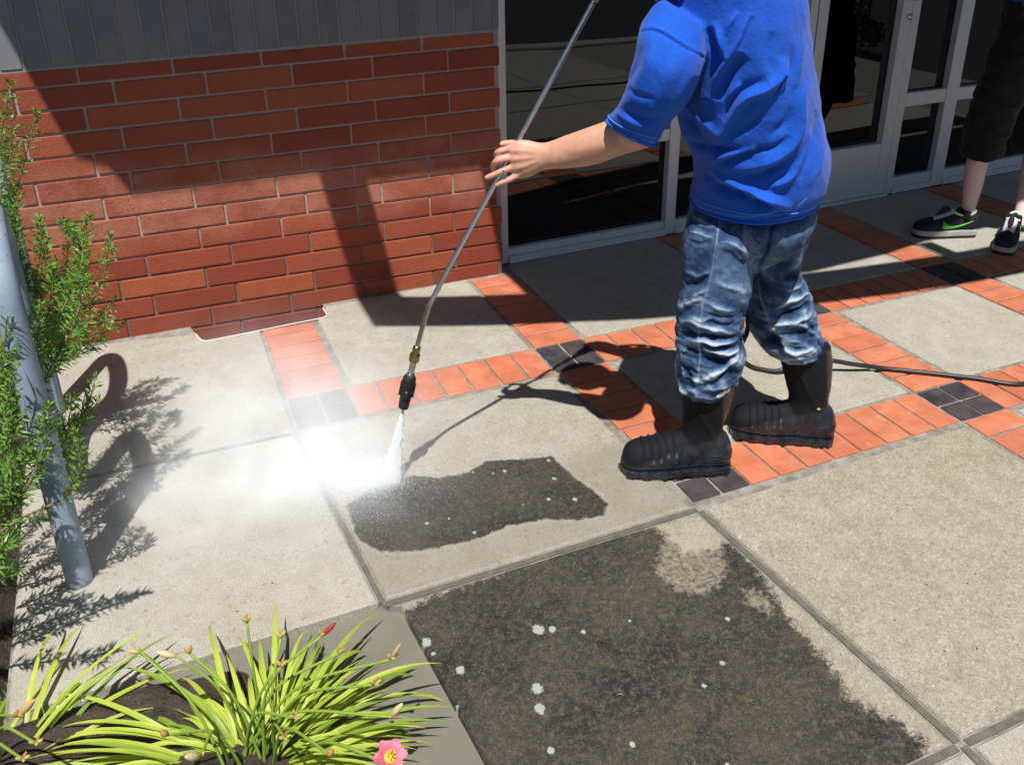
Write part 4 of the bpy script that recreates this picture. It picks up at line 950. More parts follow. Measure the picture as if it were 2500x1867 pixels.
# ------------------------------------------------------------------ second person at the right edge
MAN2 = empty('person', (3.42, .15, 0), 'person in dark knee-length shorts and black sneakers with green trim, by the door', 'person')
def put2(name, me, mat, parent=None):
    co = get_co(me); set_co(me, co - np.array(MAN2.location)); return link(name, me, mat, parent or MAN2, True)
SKIN2 = Mat('pale_skin', (.66, .46, .43), .55).m; SHORTS = cloth_mat('black_cotton', (.012, .012, .014), (.05, .05, .055)); SHIRT2 = cloth_mat('navy_cotton', (.012, .075, .50), (.08, .2, .7))
s1 = [sec(FID, (2172, 60), (2262, 60), 4.25, .10), sec(FID, (2150, 110), (2250, 110), 4.24, .12), sec(FID, (2118, 190), (2215, 190), 4.22, .12), sec(FID, (2092, 270), (2180, 270), 4.20, .115), sec(FID, (2080, 338), (2160, 338), 4.19, .11)]
s2 = [sec(FID, (2200, 60), (2330, 60), 4.36, .10), sec(FID, (2200, 190), (2310, 190), 4.38, .12), sec(FID, (2190, 330), (2290, 330), 4.40, .11)]
sh_me = remesh([ellipse_loft(s1, 36, 40), ellipse_loft(s2, 36, 30), ellipse_loft([sec(FID, (2175, 0), (2320, 0), 4.30, .14), sec(FID, (2168, 80), (2320, 80), 4.30, .165), sec(FID, (2170, 150), (2300, 150), 4.30, .13)], 36, 16)], .010, 3, 1)
co = get_co(sh_me); no = get_no(sh_me); set_co(sh_me, co + no * ((1 - np.abs(2 * fbm(np.c_[co[:, 0] * 8, co[:, 1] * 8, co[:, 2] * 14], 9) - 1) - .7) * .03)[:, None])
put2('shorts', sh_me, SHORTS)
t2 = [sec(FID, (2236, -185), (2286, -185), 4.30, .06), sec(FID, (2200, -150), (2330, -150), 4.30, .16), sec(FID, (2188, -80), (2340, -80), 4.30, .21), sec(FID, (2182, 0), (2335, 0), 4.30, .20), sec(FID, (2176, 70), (2330, 78), 4.30, .20)]
t_me = remesh([ellipse_loft(t2, 40, 40), tube_data(catmull([on_d(2270, -130, 4.12), on_d(2275, -60, 4.06), on_d(2280, 0, 4.05)], 10), np.linspace(.085, .08, 10), 18)], .010, 3, 1)
co = get_co(t_me); no = get_no(t_me); set_co(t_me, co + no * ((1 - np.abs(2 * fbm(co * 9, 19) - 1) - .7) * .025)[:, None]); put2('t_shirt', t_me, SHIRT2)
hd = on_d(2258, -268, 4.30); f2 = np.array([-.86, -.1, -.35]); f2 /= np.linalg.norm(f2); s2v = np.cross([0, 0, 1.], f2); s2v /= np.linalg.norm(s2v); u2 = np.cross(f2, s2v)
shin1 = np.array([np.concatenate([on_d(x, y, d), [r]]) for x, y, d, r in [(2150, 250, 4.22, .062), (2122, 320, 4.22, .052), (2109, 360, 4.225, .050), (2102, 400, 4.23, .045), (2094, 440, 4.235, .035), (2089, 466, 4.237, .032), (2086, 486, 4.237, .032)]])
shin2 = np.array([np.concatenate([on_d(x, y, d), [r]]) for x, y, d, r in [(2245, 250, 4.38, .062), (2236, 330, 4.36, .052), (2226, 380, 4.33, .048), (2214, 430, 4.25, .038), (2205, 468, 4.20, .033), (2200, 490, 4.18, .033)]])
bp2 = [tube_data(catmull(shin1, 26)[:, :3], catmull(shin1, 26)[:, 3], 20), tube_data(catmull(shin2, 26)[:, :3], catmull(shin2, 26)[:, 3], 20), ellipse_loft([np.concatenate([r[:3], r[3:] * .8]) for r in t2], 30, 26), ellipse_loft([np.concatenate([r[:3], r[3:] * .7]) for r in s1], 24, 20), ellipse_loft([np.concatenate([r[:3], r[3:] * .7]) for r in s2], 24, 20),
       tube_data(catmull([on_d(2260, -170, 4.3), hd - u2 * .06], 6), .055, 16), limb([(2275, -60, 4.06, .05), (2282, 10, 4.05, .045), (2290, 60, 4.0, .036), (2290, 95, 3.98, .028)]), blob(on_d(2290, 106, 3.98), (np.array([.03, 0, 0]), np.array([0, .02, 0]), np.array([0, 0, .045])))] + head_parts(hd, f2, s2v, u2)
b_me = remesh(bp2, .007, 3, 0); attr(b_me, 'pink', np.full(len(b_me.vertices), .8)); put2('body', b_me, SKIN2)
hr = remesh([blob(hd + u2 * .034 - f2 * .02, (f2 * .094, s2v * .082, u2 * .095))], .008, 2, 0); put2('hair', hr, HAIR)
SEC_SHOE = np.array([(.300, .040, .008, .016), (.290, .045, .024, .034), (.265, .052, .030, .046), (.22, .058, .037, .051), (.17, .068, .047, .049), (.12, .078, .052, .043), (.07, .078, .054, .038), (.03, .076, .055, .036), (.008, .072, .046, .030), (0.0, .066, .026, .018)])
UPPER = plain('black_suede', (.016, .018, .026), .8, 0, .35, .5, 60); MIDS = plain('grey_midsole', (.40, .39, .38), .6, 0, .4, .3, 40); LACE = plain('grey_lace', (.62, .60, .66), .9, 0, .2, .2, 300)
GREEN = Mat('green_logo', (.10, .48, .035), .5).m; LINING = Mat('pale_green_lining', (.45, .72, .42), .8).m; OUTS = Mat('black_outsole', (.01, .01, .011), .7).m; SOCK = plain('black_sock', (.01, .01, .01), .95)
def sneaker(heel, toe, label):
    h, f, s = foot_frame(heel, toe, .30); k = np.linalg.norm(np.array(toe) - np.array(heel)) / .30; off = np.array(MAN2.location)
    rows = foot_parts(h, f, s, SEC_SHOE, k)
    tongue = tube_data(catmull([h + f * .20 * k + [0, 0, .085], h + f * .165 * k + [0, 0, .118], h + f * .145 * k + [0, 0, .150]], 8), [.024, .026, .028, .029, .030, .030, .028, .024], 14, flat=.4, up=f)
    me = remesh([ellipse_loft(rows, 32, 44), tongue], .0055, 3, 1); o = put2('sneaker', me, UPPER); o['label'] = label
    sole(h, f, s, SEC_SHOE, k, .0145, .040, .004, False, MIDS, o, 'midsole'); sole(h, f, s, SEC_SHOE, k, .001, .0142, .003, False, OUTS, o, 'outsole')
    S = catmull(SEC_SHOE, 80)
    def surf(t, z, side, out=.0022):
        i = np.argmin(np.abs(S[:, 0] - t)); _, cz, hh, hw = S[i]; q = np.clip((z - cz) / hh, -.98, .98)
        return h + f * t * k + s * side * (hw * math.sqrt(1 - q * q) + out) + np.array([0, 0, z])
    # tick-shaped side mark
    up = [(.178, .092), (.160, .074), (.140, .066), (.115, .066), (.085, .073), (.055, .083), (.035, .090)]; lo = [(.178, .092), (.184, .070), (.180, .054), (.160, .049), (.130, .051), (.085, .064), (.035, .088)]
    for side in (1, -1):
        A = catmull(np.array(up), 24); B = catmull(np.array(lo), 24)
        V = [surf(t, z, side) - off for t, z in A] + [surf(t, z, side) - off for t, z in B]
        V += [np.array(v) - s * side * .004 for v in V]
        F = [(i, i + 1, 25 + i, 24 + i) for i in range(23)] + [(48 + i, 48 + 24 + i, 48 + 25 + i, 48 + i + 1) for i in range(23)] + [(i, 48 + i, 49 + i, i + 1) for i in range(23)] + [(24 + i, 25 + i, 73 + i, 72 + i) for i in range(23)]
        mk('side_mark', V, F, GREEN, o, True)
    # laces across the instep
    parts = []
    for j in range(7):
        t = .215 - .013 * j; z = .094 + .0062 * j
        a = h + f * t * k + s * .026 + [0, 0, z - .006]; b = h + f * (t - .010) * k - s * .026 + [0, 0, z - .004]; m_ = (a + b) / 2 + [0, 0, .013]
        parts.append(tube_data(catmull([a - off, m_ - off, b - off], 12), .0036, 7))
        a2 = h + f * (t - .010) * k + s * .026 + [0, 0, z - .004]; b2_ = h + f * t * k - s * .026 + [0, 0, z - .006]; m2 = (a2 + b2_) / 2 + [0, 0, .015]
        parts.append(tube_data(catmull([a2 - off, m2 - off, b2_ - off], 12), .0036, 7))
    V, F = join(parts); mk('lace', V, F, LACE, o, True)
    # padded collar
    col_ = [h + f * (.074 + .058 * math.cos(a)) * k + s * .029 * math.sin(a) + [0, 0, .116 + .018 * math.cos(a) ** 2] for a in np.linspace(0, 2 * math.pi, 40)]
    V, F = tube_data(np.array(col_) - off, .0062, 10, False); mk('collar', V, F, LINING, o, True)
    sk = tube_data(np.array([h + f * .07 * k + [0, 0, .085], h + f * .07 * k + [0, 0, .128], h + f * .068 * k + [0, 0, .137]]) - off, [.040, .038, .034], 20); mk('sock', sk[0], sk[1], SOCK, o, True)
    return o
sneaker((3.445, .215), (3.160, .342), 'black sneaker with green side mark, seen from the side')
sneaker((3.605, .130), (3.345, -.035), 'black sneaker seen from the front, its laces showing')
# ------------------------------------------------------------------ pressure lance, hose
CHROME = Mat('polished_steel', (.60, .61, .63), .16, 1.0); _n = CHROME.noise(90, 3, .6); CHROME.set('Roughness', CHROME.ramp(_n, [(.35, .12), (.7, .34)])); CHROME = CHROME.m
BRASS = Mat('tarnished_brass', (.46, .33, .15), .35, 1.0).m
PLASTIC = plain('black_plastic', (.014, .014, .015), .55, 0, .5, .5, 120)
LP = [on_d(1285, 0, 2.292), on_d(1123, 297.3, 2.243), on_d(1069.7, 406, 2.236)]
BEND = on_d(925.5, 660, 2.158); CPL = on_d(900, 753, 2.157); NZB = on_d(886.4, 809.7, 2.160); TIP = on_d(871, 881, 2.156)
LANCE = empty('spray_lance', tuple(TIP), 'steel pressure-washer lance with brass coupling and black nozzle, held in the hand', 'lance')
lo_ = np.array(LANCE.location)
dirn = (LP[0] - LP[2]) / np.linalg.norm(LP[0] - LP[2]); TOPP = LP[0] + dirn * .012
b1_ = BEND + (LP[2] - BEND) / np.linalg.norm(LP[2] - BEND) * .04; b2_ = BEND + (CPL - BEND) / np.linalg.norm(CPL - BEND) * .04
path = np.concatenate([np.linspace(TOPP, b1_, 30), catmull([b1_, BEND * .62 + (b1_ + b2_) * .19, b2_], 9)[1:], np.linspace(b2_, CPL, 8)[1:]])
tube('lance_tube', path - lo_, .0070, CHROME, LANCE, 16)
def lathe(name, a, b, prof, mat, n=18, parent=LANCE, off=lo_):
    """prof: (fraction along a-b, radius)"""
    a, b = np.array(a), np.array(b); P = []
    for t, r in prof: P.append(a + (b - a) * t)
    V, F = tube_data(np.array(P) + np.outer(np.arange(len(P)) * 1e-6, (b - a)), [r for _, r in prof], n); return mk(name, np.array(V) - off, F, mat, parent, False)
CPB = CPL + (NZB - CPL) * .47
lathe('coupling', CPL - (NZB - CPL) * .04, CPB, [(0, .008), (.02, .0105), (.36, .0105), (.38, .0085), (.46, .0085), (.48, .0135), (.60, .0145), (.66, .013), (.74, .0145), (.95, .0145), (1.0, .010)], BRASS, 20)
lathe('collar', CPL - (NZB - CPL) * .06, CPL + (NZB - CPL) * .14, [(0, .0118), (1, .0118)], BRASS, 6)
lathe('stem', CPB, NZB, [(0, .0095), (.75, .0095), (.78, .007), (.9, .007), (.92, .011), (1, .011)], CHROME)
lathe('nozzle', NZB, TIP, [(0, .009), (.03, .0155), (.10, .0185), (.28, .0190), (.30, .0175), (.52, .0185), (.54, .0165), (.90, .0150), (.98, .0140), (1.0, .010)], PLASTIC, 16)
sidev = np.cross(TIP - NZB, VH); sidev /= np.linalg.norm(sidev); axn = (TIP - NZB) / np.linalg.norm(TIP - NZB); ncen = NZB + (TIP - NZB) * .42
parts = []
for sgn in (1, -1):
    for q in (0, 1):
        b0 = ncen + (sidev if q == 0 else VH) * sgn * .017 - lo_; tt = (VH if q == 0 else sidev)
        vv = [b0 + axn * a * .020 + tt * b * .006 + (sidev if q == 0 else VH) * sgn * c for c in (-.004, .0045) for a, b in ((-1, -1), (1, -1), (1, 1), (-1, 1))]
        parts.append((vv, [(0, 1, 2, 3), (7, 6, 5, 4), (0, 4, 5, 1), (1, 5, 6, 2), (2, 6, 7, 3), (3, 7, 4, 0)]))
V, F = join(parts); mk('nozzle_lug', V, F, PLASTIC, LANCE)
lathe('rivet', ncen - VH * .018, ncen - VH * .0235, [(0, .0032), (.7, .0032), (1, .002)], STEEL, 10)
lathe('gun_fitting', LP[0] - dirn * .004, LP[0] + dirn * .04, [(0, .0085), (.05, .0115), (.5, .0115), (.55, .0135), (1, .0135)], BRASS, 6)
GB = LP[0] + dirn * .04; GE = GB + dirn * .17
tube('gun_body', np.linspace(GB, GE, 8) - lo_, [.014, .019, .021, .021, .022, .024, .023, .018], PLASTIC, LANCE, 12)
grip = catmull([GE - dirn * .03, GE - dirn * .005 + np.array([.02, .005, -.03]), GE + np.array([.05, .01, -.10])], 12)
tube('gun_grip', grip - lo_, .017, PLASTIC, LANCE, 12)
tube('trigger_guard', catmull([GB + dirn * .07, GB + dirn * .075 + np.array([.03, .01, -.07]), grip[-2]], 14) - lo_, .005, PLASTIC, LANCE, 8)

HOSEM = Mat('hose_rubber', (.014, .014, .015), .42, 0, .5)
_v = HOSEM.noise(55, 4, .75); HOSEM.set('Base Color', HOSEM.mix(HOSEM.ramp(_v, [(.66, 0), (.72, .8)]), (.016, .016, .018), (.34, .34, .36))); HOSEM = HOSEM.m
hg = lambda x, y, z: on_z(x, y, z)
hose_pts = [grip[-1], on_d(1420, -40, 2.36), on_d(1510, 40, 2.41), on_d(1600, 300, 2.46), on_d(1612, 480, 2.48), on_d(1612, 600, 2.50), on_d(*fJ(700, 880), 2.52), on_d(*fJ(722, 1000), 2.50), on_d(*fJ(700, 1080), 2.49), on_d(*fJ(655, 1160), 2.47), hg(1560, 762, .02), hg(1568, 780, .009), hg(*fJ(690, 1288), .009), hg(*fJ(760, 1325), .009), hg(*fJ(840, 1342), .009), hg(*fJ(940, 1354), .012),
            hg(1735, 782, .045), hg(1780, 777, .055), hg(1840, 786, .035), hg(1906, 795, .012), hg(1980, 803, .009), hg(2100, 816, .009), hg(2214, 828, .009), np.array([3.4, -.80, .009]), np.array([4.3, -1.0, .009]), np.array([5.2, -1.7, .009])]
tag_h = tube('hose', catmull(np.array(hose_pts), 260), .0082, HOSEM, None, 10)
tag_h['label'] = 'black pressure hose running across the tiles from behind the boots'; tag_h['category'] = 'hose'
# second loop of hose lying on the paving behind the camera side, seen in the glass
coil = [np.array([1.3 + .35 * math.cos(a) * (1 + .04 * a), -3.4 + .28 * math.sin(a), .012 + .004 * a]) for a in np.linspace(0, 11, 60)] + [np.array([2.0, -3.0, .01]), np.array([3.2, -2.6, .01]), np.array([5.4, -2.4, .01])]
hc = tube('hose', catmull(np.array(coil), 240), .0082, HOSEM, None, 8); hc['label'] = 'coiled black hose lying on open paving, seen mirrored in glass'; hc['category'] = 'hose'

# ------------------------------------------------------------------ serpentine bike rack
def rack_mat():
    m = Mat('weathered_blue_paint', rough=.5, spec=.4); n = m.noise(20, 5, .7); f = m.noise(75, 4, .75); b = m.noise(6, 4, .6)
    c = m.mix(m.ramp(b, [(.35, 0), (.65, 1)]), (.22, .29, .38), (.31, .38, .46))
    c = m.mix(m.ramp(f, [(.605, 0), (.645, .9)]), c, (.085, .105, .13))
    c = m.mix(m.ramp(m.noise(34, 4, .7), [(.70, 0), (.73, .8)]), c, (.20, .085, .035))
    g = m.n.new('ShaderNodeNewGeometry'); sx = m.n.new('ShaderNodeSeparateXYZ'); m.l.new(g.outputs['Normal'], sx.inputs[0])
    ru = m.math('MULTIPLY', m.ramp(m.math('MULTIPLY', sx.outputs['X'], -1.0), [(.72, 0), (.92, 1)]), m.ramp(m.noise(9, 5, .7, m.coord(scale=(1, 1, .18))), [(.40, 0), (.58, .9)]))
    c = m.mix(ru, c, (.27, .12, .05)); m.set('Base Color', c); m.bump(m.math('ADD', f, n), .25, .003); return m.m
RP = np.array([-.628, -.678, 0.0]); RS = np.array([-.0307, .3055, 0]); rad = np.linalg.norm(RS) / 2; hz = 0.915 - rad
pth = []
def leg(i): return RP + RS * i
ud = RS / np.linalg.norm(RS)
pth += [leg(0) + [0, 0, z] for z in np.linspace(-.05, hz, 12)]
pth += [(leg(0) + leg(1)) / 2 + [0, 0, hz] + rad * (-math.cos(a) * ud + math.sin(a) * np.array([0, 0, 1.])) for a in np.linspace(.15, math.pi - .15, 16)]
pth += [leg(1) + [0, 0, z] for z in np.linspace(hz, .30, 8)]
pth += [(leg(1) + leg(2)) / 2 + [0, 0, .30] + rad * (-math.cos(a) * ud - math.sin(a) * np.array([0, 0, 1.])) for a in np.linspace(.15, math.pi - .15, 16)]
pth += [leg(2) + [0, 0, z] for z in np.linspace(.30, hz, 8)]
pth += [(leg(2) + leg(3)) / 2 + [0, 0, hz] + rad * (-math.cos(a) * ud + math.sin(a) * np.array([0, 0, 1.])) for a in np.linspace(.15, math.pi - .15, 16)]
pth += [leg(3) + [0, 0, z] for z in np.linspace(hz, -.05, 12)]
rk = tube('bike_rack', np.array(pth), .0305, rack_mat(), None, 24, up=(1, 0, 0))
rk['label'] = 'weathered blue steel tube bike rack rising through the rosemary'; rk['category'] = 'bike rack'
# ------------------------------------------------------------------ plants
def leaf_mat(name, c1, c2, trans=.35, rough=.55, attr_tip=None):
    m = Mat(name, c1, rough, 0, .35); n = m.noise(9, 3, .6); f = m.noise(240, 2, .6)
    c = m.mix(m.ramp(n, [(.35, 0), (.65, 1)]), c1, c2)
    if attr_tip:
        c = m.mix(m.ramp(m.random(), [(.35, 0), (.95, .75)]), c, (.13, .27, .035)); c = m.mix(m.ramp(m.noise(110, 4, .75), [(.70, 0), (.76, .7)]), c, (.16, .10, .03))
        c = m.mix(m.ramp(m.noise(16, 3, .6), [(.58, 0), (.70, .5)]), c, (.62, .58, .16))
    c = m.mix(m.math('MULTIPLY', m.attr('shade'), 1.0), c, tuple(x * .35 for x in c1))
    if attr_tip: c = m.mix(m.attr('tip'), c, attr_tip)
    m.set('Base Color', c)
    tr = m.n.new('ShaderNodeBsdfTranslucent'); m.l.new(c, tr.inputs[0]); mx = m.n.new('ShaderNodeMixShader'); mx.inputs[0].default_value = trans
    m.l.new(m.b.outputs[0], mx.inputs[1]); m.l.new(tr.outputs[0], mx.inputs[2]); m.l.new(mx.outputs[0], m.out.inputs[0]); return m.m
NEEDLE = leaf_mat('rosemary_needles', (.125, .26, .034), (.22, .40, .080), .32, .36)
WOOD = plain('rosemary_bark', (.26, .20, .13), .9, 0, .2, .5, 60)
rs = np.random.default_rng(5)
def needles_on(path, dens=330, ln=.034, wd=.0027, bare=0.0, spread=1.0):
    """opposite whorls of narrow leaves along a shoot; returns (V, F)"""
    P = catmull(np.asarray(path), 40); seg = np.linalg.norm(np.diff(P, axis=0), axis=1); L = seg.sum(); acc = np.concatenate([[0], np.cumsum(seg)]) / L
    n = int(L * (1 - bare) * dens); V = []; F = []
    if n < 4: return V, F
    ts = bare + (1 - bare) * (np.arange(n) + rs.random(n)) / n
    T = np.gradient(P, axis=0); T /= np.linalg.norm(T, axis=1)[:, None]
    for t in ts:
        i = min(np.searchsorted(acc, t), 39); p = P[i] + (P[min(i + 1, 39)] - P[i]) * rs.random(); a = T[i]
        r = rs.normal(size=3); r -= a * (r @ a); r /= np.linalg.norm(r) + 1e-9
        tipf = max(0, (t - .85) / .15); up = .45 + .75 * tipf + .25 * rs.random()
        d = r * spread + a * up; d /= np.linalg.norm(d); l = ln * (.65 + .6 * rs.random()) * (1 - .45 * tipf)
        s = np.cross(d, rs.normal(size=3)); s /= np.linalg.norm(s); w = wd * (.8 + .5 * rs.random())
        bend = np.cross(d, s) * l * .10; m = p + d * l * .5 + bend; k = len(V)
        V += [p, m + s * w, p + d * l, m - s * w, m + np.cross(d, s) * w * .6]
        F += [(k, k + 1, k + 4), (k + 1, k + 2, k + 4), (k + 2, k + 3, k + 4), (k + 3, k, k + 4)]
    return V, F
def rosemary(name, label, shoots, base):
    root = empty(name, base, label, 'shrub', 0, 'rosemary shrubs in the left bed'); b = np.array(base); nd, st = [], []
    for path, r0, dens, bare in shoots:
        nd.append(needles_on(path, dens, bare=bare)); P = catmull(np.asarray(path), 22); st.append(tube_data(P, np.linspace(r0, .0010, 22), 6))
    V, F = join(nd); mk('foliage', np.array(V) - b, F, NEEDLE, root); V, F = join(st); mk('stem', np.array(V) - b, F, WOOD, root, True); return root
def shoot(pts, r0=.0032, dens=300, bare=.06):
    return ([on_d(*p) for p in pts], r0, dens, bare)
def side_shoots(main, n, ln=.10, d=1.0):
    P = catmull(np.asarray(main[0]), 40); out = []
    for _ in range(n):
        i = int(rs.uniform(6, 34)); a = P[min(i + 2, 39)] - P[i]; a /= np.linalg.norm(a) + 1e-9
        r = rs.normal(size=3); r -= a * (r @ a); r /= np.linalg.norm(r); l = ln * rs.uniform(.5, 1.2)
        q = P[i] + (a * .7 + r * .6) * l * .5; e = P[i] + (a * .8 + r * .5) * l + np.array([0, 0, .25 * l])
        out.append(([P[i], q, e],   .0018, 300, .02))
    return out
tall = [shoot([(-25, 640, 2.20), (-12, 420, 2.20), (2, 300, 2.21), (22, 178, 2.22)]), shoot([(-20, 660, 2.24), (18, 480, 2.24), (50, 360, 2.25), (78, 245, 2.26)]), shoot([(-25, 560, 2.25), (0, 430, 2.26), (20, 330, 2.27), (30, 260, 2.27)]),
        shoot([(55, 780, 2.33), (72, 650, 2.33), (82, 580, 2.33), (93, 512, 2.34)]), shoot([(95, 790, 2.36), (120, 680, 2.36), (140, 590, 2.36), (152, 508, 2.36)]), shoot([(110, 770, 2.40), (180, 680, 2.39), (222, 600, 2.38), (237, 508, 2.38)]),
        shoot([(90, 790, 2.34), (170, 745, 2.33), (232, 715, 2.33), (262, 698, 2.33)]), shoot([(100, 780, 2.42), (160, 720, 2.42), (215, 690, 2.41), (250, 645, 2.41)]), shoot([(70, 800, 2.30), (110, 720, 2.30), (160, 650, 2.30), (195, 600, 2.30)]),
        shoot([(60, 820, 2.28), (100, 790, 2.28), (150, 775, 2.28), (205, 735, 2.28)]), shoot([(80, 820, 2.38), (140, 780, 2.37), (190, 750, 2.37), (225, 742, 2.37)]), shoot([(60, 740, 2.31), (75, 650, 2.31), (110, 590, 2.31), (122, 560, 2.31)]), shoot([(100, 800, 2.36), (110, 700, 2.36), (165, 640, 2.36), (180, 570, 2.36)])]
for k in range(5):
    x = rs.uniform(70, 165); y = rs.uniform(690, 800); d = rs.uniform(2.26, 2.46); tall.append(shoot([(x, y, d), (x + rs.uniform(10, 40), y - rs.uniform(30, 60), d), (x + rs.uniform(15, 75), y - rs.uniform(60, 140), d + rs.uniform(-.02, .02))], .0026))
for k in range(10):
    x = rs.uniform(-30, 22); y = rs.uniform(430, 620); d = rs.uniform(2.16, 2.32); tall.append(shoot([(x - 10, y + 60, d), (x + 4, y, d), (x + rs.uniform(5, 25), y - rs.uniform(60, 130), d)], .0026))
for m in list(tall[:13]): tall += side_shoots(m, 1, .06)
rosemary('rosemary_shrub', 'tall rosemary shrub rising against the brick wall behind the bike rack', tall, (-.86, .12, 0))
near = [([on_d(-30, 1172, 1.62), on_d(43, 1120, 1.655), on_d(110, 1090, 1.68), on_d(146, 1070, 1.69), on_d(160, 1045, 1.69), on_d(173, 1001, 1.69), on_d(166, 938, 1.70)], .0042, 520, .50),
        shoot([(105, 1000, 1.93), (150, 925, 1.94), (186, 885, 1.95), (206, 815, 1.95)]), shoot([(100, 960, 1.97), (150, 915, 1.96), (195, 890, 1.96), (215, 862, 1.96)]), shoot([(90, 985, 1.9), (130, 960, 1.9), (165, 935, 1.9), (190, 905, 1.9)]),
        shoot([(-25, 960, 1.66), (5, 900, 1.67), (20, 850, 1.67), (38, 790, 1.68)]), shoot([(-20, 1090, 1.68), (20, 1035, 1.68), (45, 995, 1.68), (63, 955, 1.69)]), shoot([(-20, 1100, 1.73), (40, 1045, 1.73), (62, 1025, 1.73), (82, 1004, 1.73)]),
        shoot([(-20, 900, 1.72), (0, 830, 1.72), (15, 780, 1.72), (30, 745, 1.72)]), shoot([(-25, 860, 1.70), (-5, 790, 1.70), (10, 740, 1.71), (14, 690, 1.71)]), shoot([(-25, 1010, 1.64), (0, 960, 1.64), (22, 925, 1.64), (48, 900, 1.64)]), shoot([(-20, 1265, 1.60), (15, 1243, 1.60), (40, 1235, 1.60), (57, 1228, 1.60)]),
        shoot([(-20, 1210, 1.66), (10, 1170, 1.66), (30, 1150, 1.66), (50, 1125, 1.66)]), shoot([(-20, 1150, 1.70), (15, 1115, 1.70), (35, 1085, 1.70), (60, 1075, 1.70)])]
for k in range(8):
    x = rs.uniform(-25, 20); y = rs.uniform(760, 1200); d = rs.uniform(1.6, 1.82); near.append(shoot([(x - 20, y + 50, d), (x, y, d), (x + rs.uniform(5, 30), y - rs.uniform(25, 60), d)], .0026))
for k in range(4):
    x = rs.uniform(95, 140); y = rs.uniform(900, 1010); d = rs.uniform(1.88, 2.05); near.append(shoot([(x - 15, y + 40, d), (x + 10, y, d), (x + rs.uniform(20, 50), y - rs.uniform(20, 50), d)], .0022))
for m in list(near[:13]): near += side_shoots(m, 1, .05)
# shoots above and left of the frame, whose shadows lie on the slabs
def caster(fpts, z0, z1):
    out = []
    for k, (x, y) in enumerate(fpts):
        z = z0 + (z1 - z0) * k / (len(fpts) - 1); gq = on_z(x, y); out.append(gq + np.array([-.19 * z, -.44 * z, z]))
    return (out, .004, 520, .05)
for fp, z0, z1 in [([(190, 1120), (300, 1010), (380, 960), (432, 925)], .45, .86), ([(180, 1080), (290, 980), (350, 930), (375, 890), (383, 918)], .45, .84), ([(170, 1080), (260, 990), (310, 930), (332, 892)], .45, .82), ([(180, 1150), (290, 1060), (370, 1000), (405, 975)], .42, .78),
                   ([(150, 1130), (250, 1060), (320, 1010), (360, 985)], .42, .78), ([(140, 1180), (230, 1120), (300, 1070), (345, 1050)], .40, .75), ([(170, 1040), (230, 980), (280, 940), (300, 915)], .45, .85), ([(150, 1060), (220, 1010), (260, 960), (270, 930)], .45, .8), ([(120, 1170), (200, 1110), (260, 1060), (310, 1030)], .4, .7),
                   ([(120, 1290), (210, 1230), (270, 1180), (304, 1145)], .3, .55), ([(40, 1310), (110, 1280), (160, 1255), (200, 1235)], .3, .6), ([(10, 1300), (80, 1230), (140, 1190), (170, 1170)], .35, .6), ([(0, 1260), (60, 1200), (110, 1150), (150, 1120)], .35, .6), ([(0, 1220), (60, 1150), (100, 1110), (140, 1080)], .35, .6),
                   ([(0, 1400), (120, 1360), (230, 1310), (320, 1278)], .32, .62), ([(0, 1385), (110, 1340), (210, 1300), (290, 1285)], .32, .6), ([(0, 1440), (90, 1430), (180, 1420), (252, 1402)], .3, .5), ([(0, 1350), (70, 1330), (130, 1300), (190, 1290)], .3, .55)]:
    c = caster(fp, z0, z1); near.append(c); near += side_shoots(c, 3, .05)
for k in range(46):                                   # the body of the shrub, mostly outside the picture
    b = np.array([rs.uniform(-1.5, -.92), rs.uniform(-1.0, .35), 0]); t = b + np.array([rs.uniform(-.12, .16), rs.uniform(-.15, .15), rs.uniform(.45, .8)]); near.append(([b, (b + t) / 2 + rs.normal(size=3) * .03, t], .0045, 380, .15))
rosemary('rosemary_shrub', 'near rosemary shrub with a bare twig crossing in front of the rack post', near, (-1.0, -.5, 0))
low = [shoot([(30, 1560, 1.44), (36, 1530, 1.44), (42, 1505, 1.44), (45, 1482, 1.44)], .002, 700), shoot([(40, 1560, 1.44), (50, 1530, 1.44), (56, 1505, 1.44)], .002, 700), shoot([(25, 1555, 1.45), (20, 1525, 1.45), (28, 1500, 1.45)], .002, 700)]
rosemary('rosemary_shrub', 'small rosemary sprig at the soil edge beside the left buds', low, tuple(on_d(35, 1580, 1.44)))

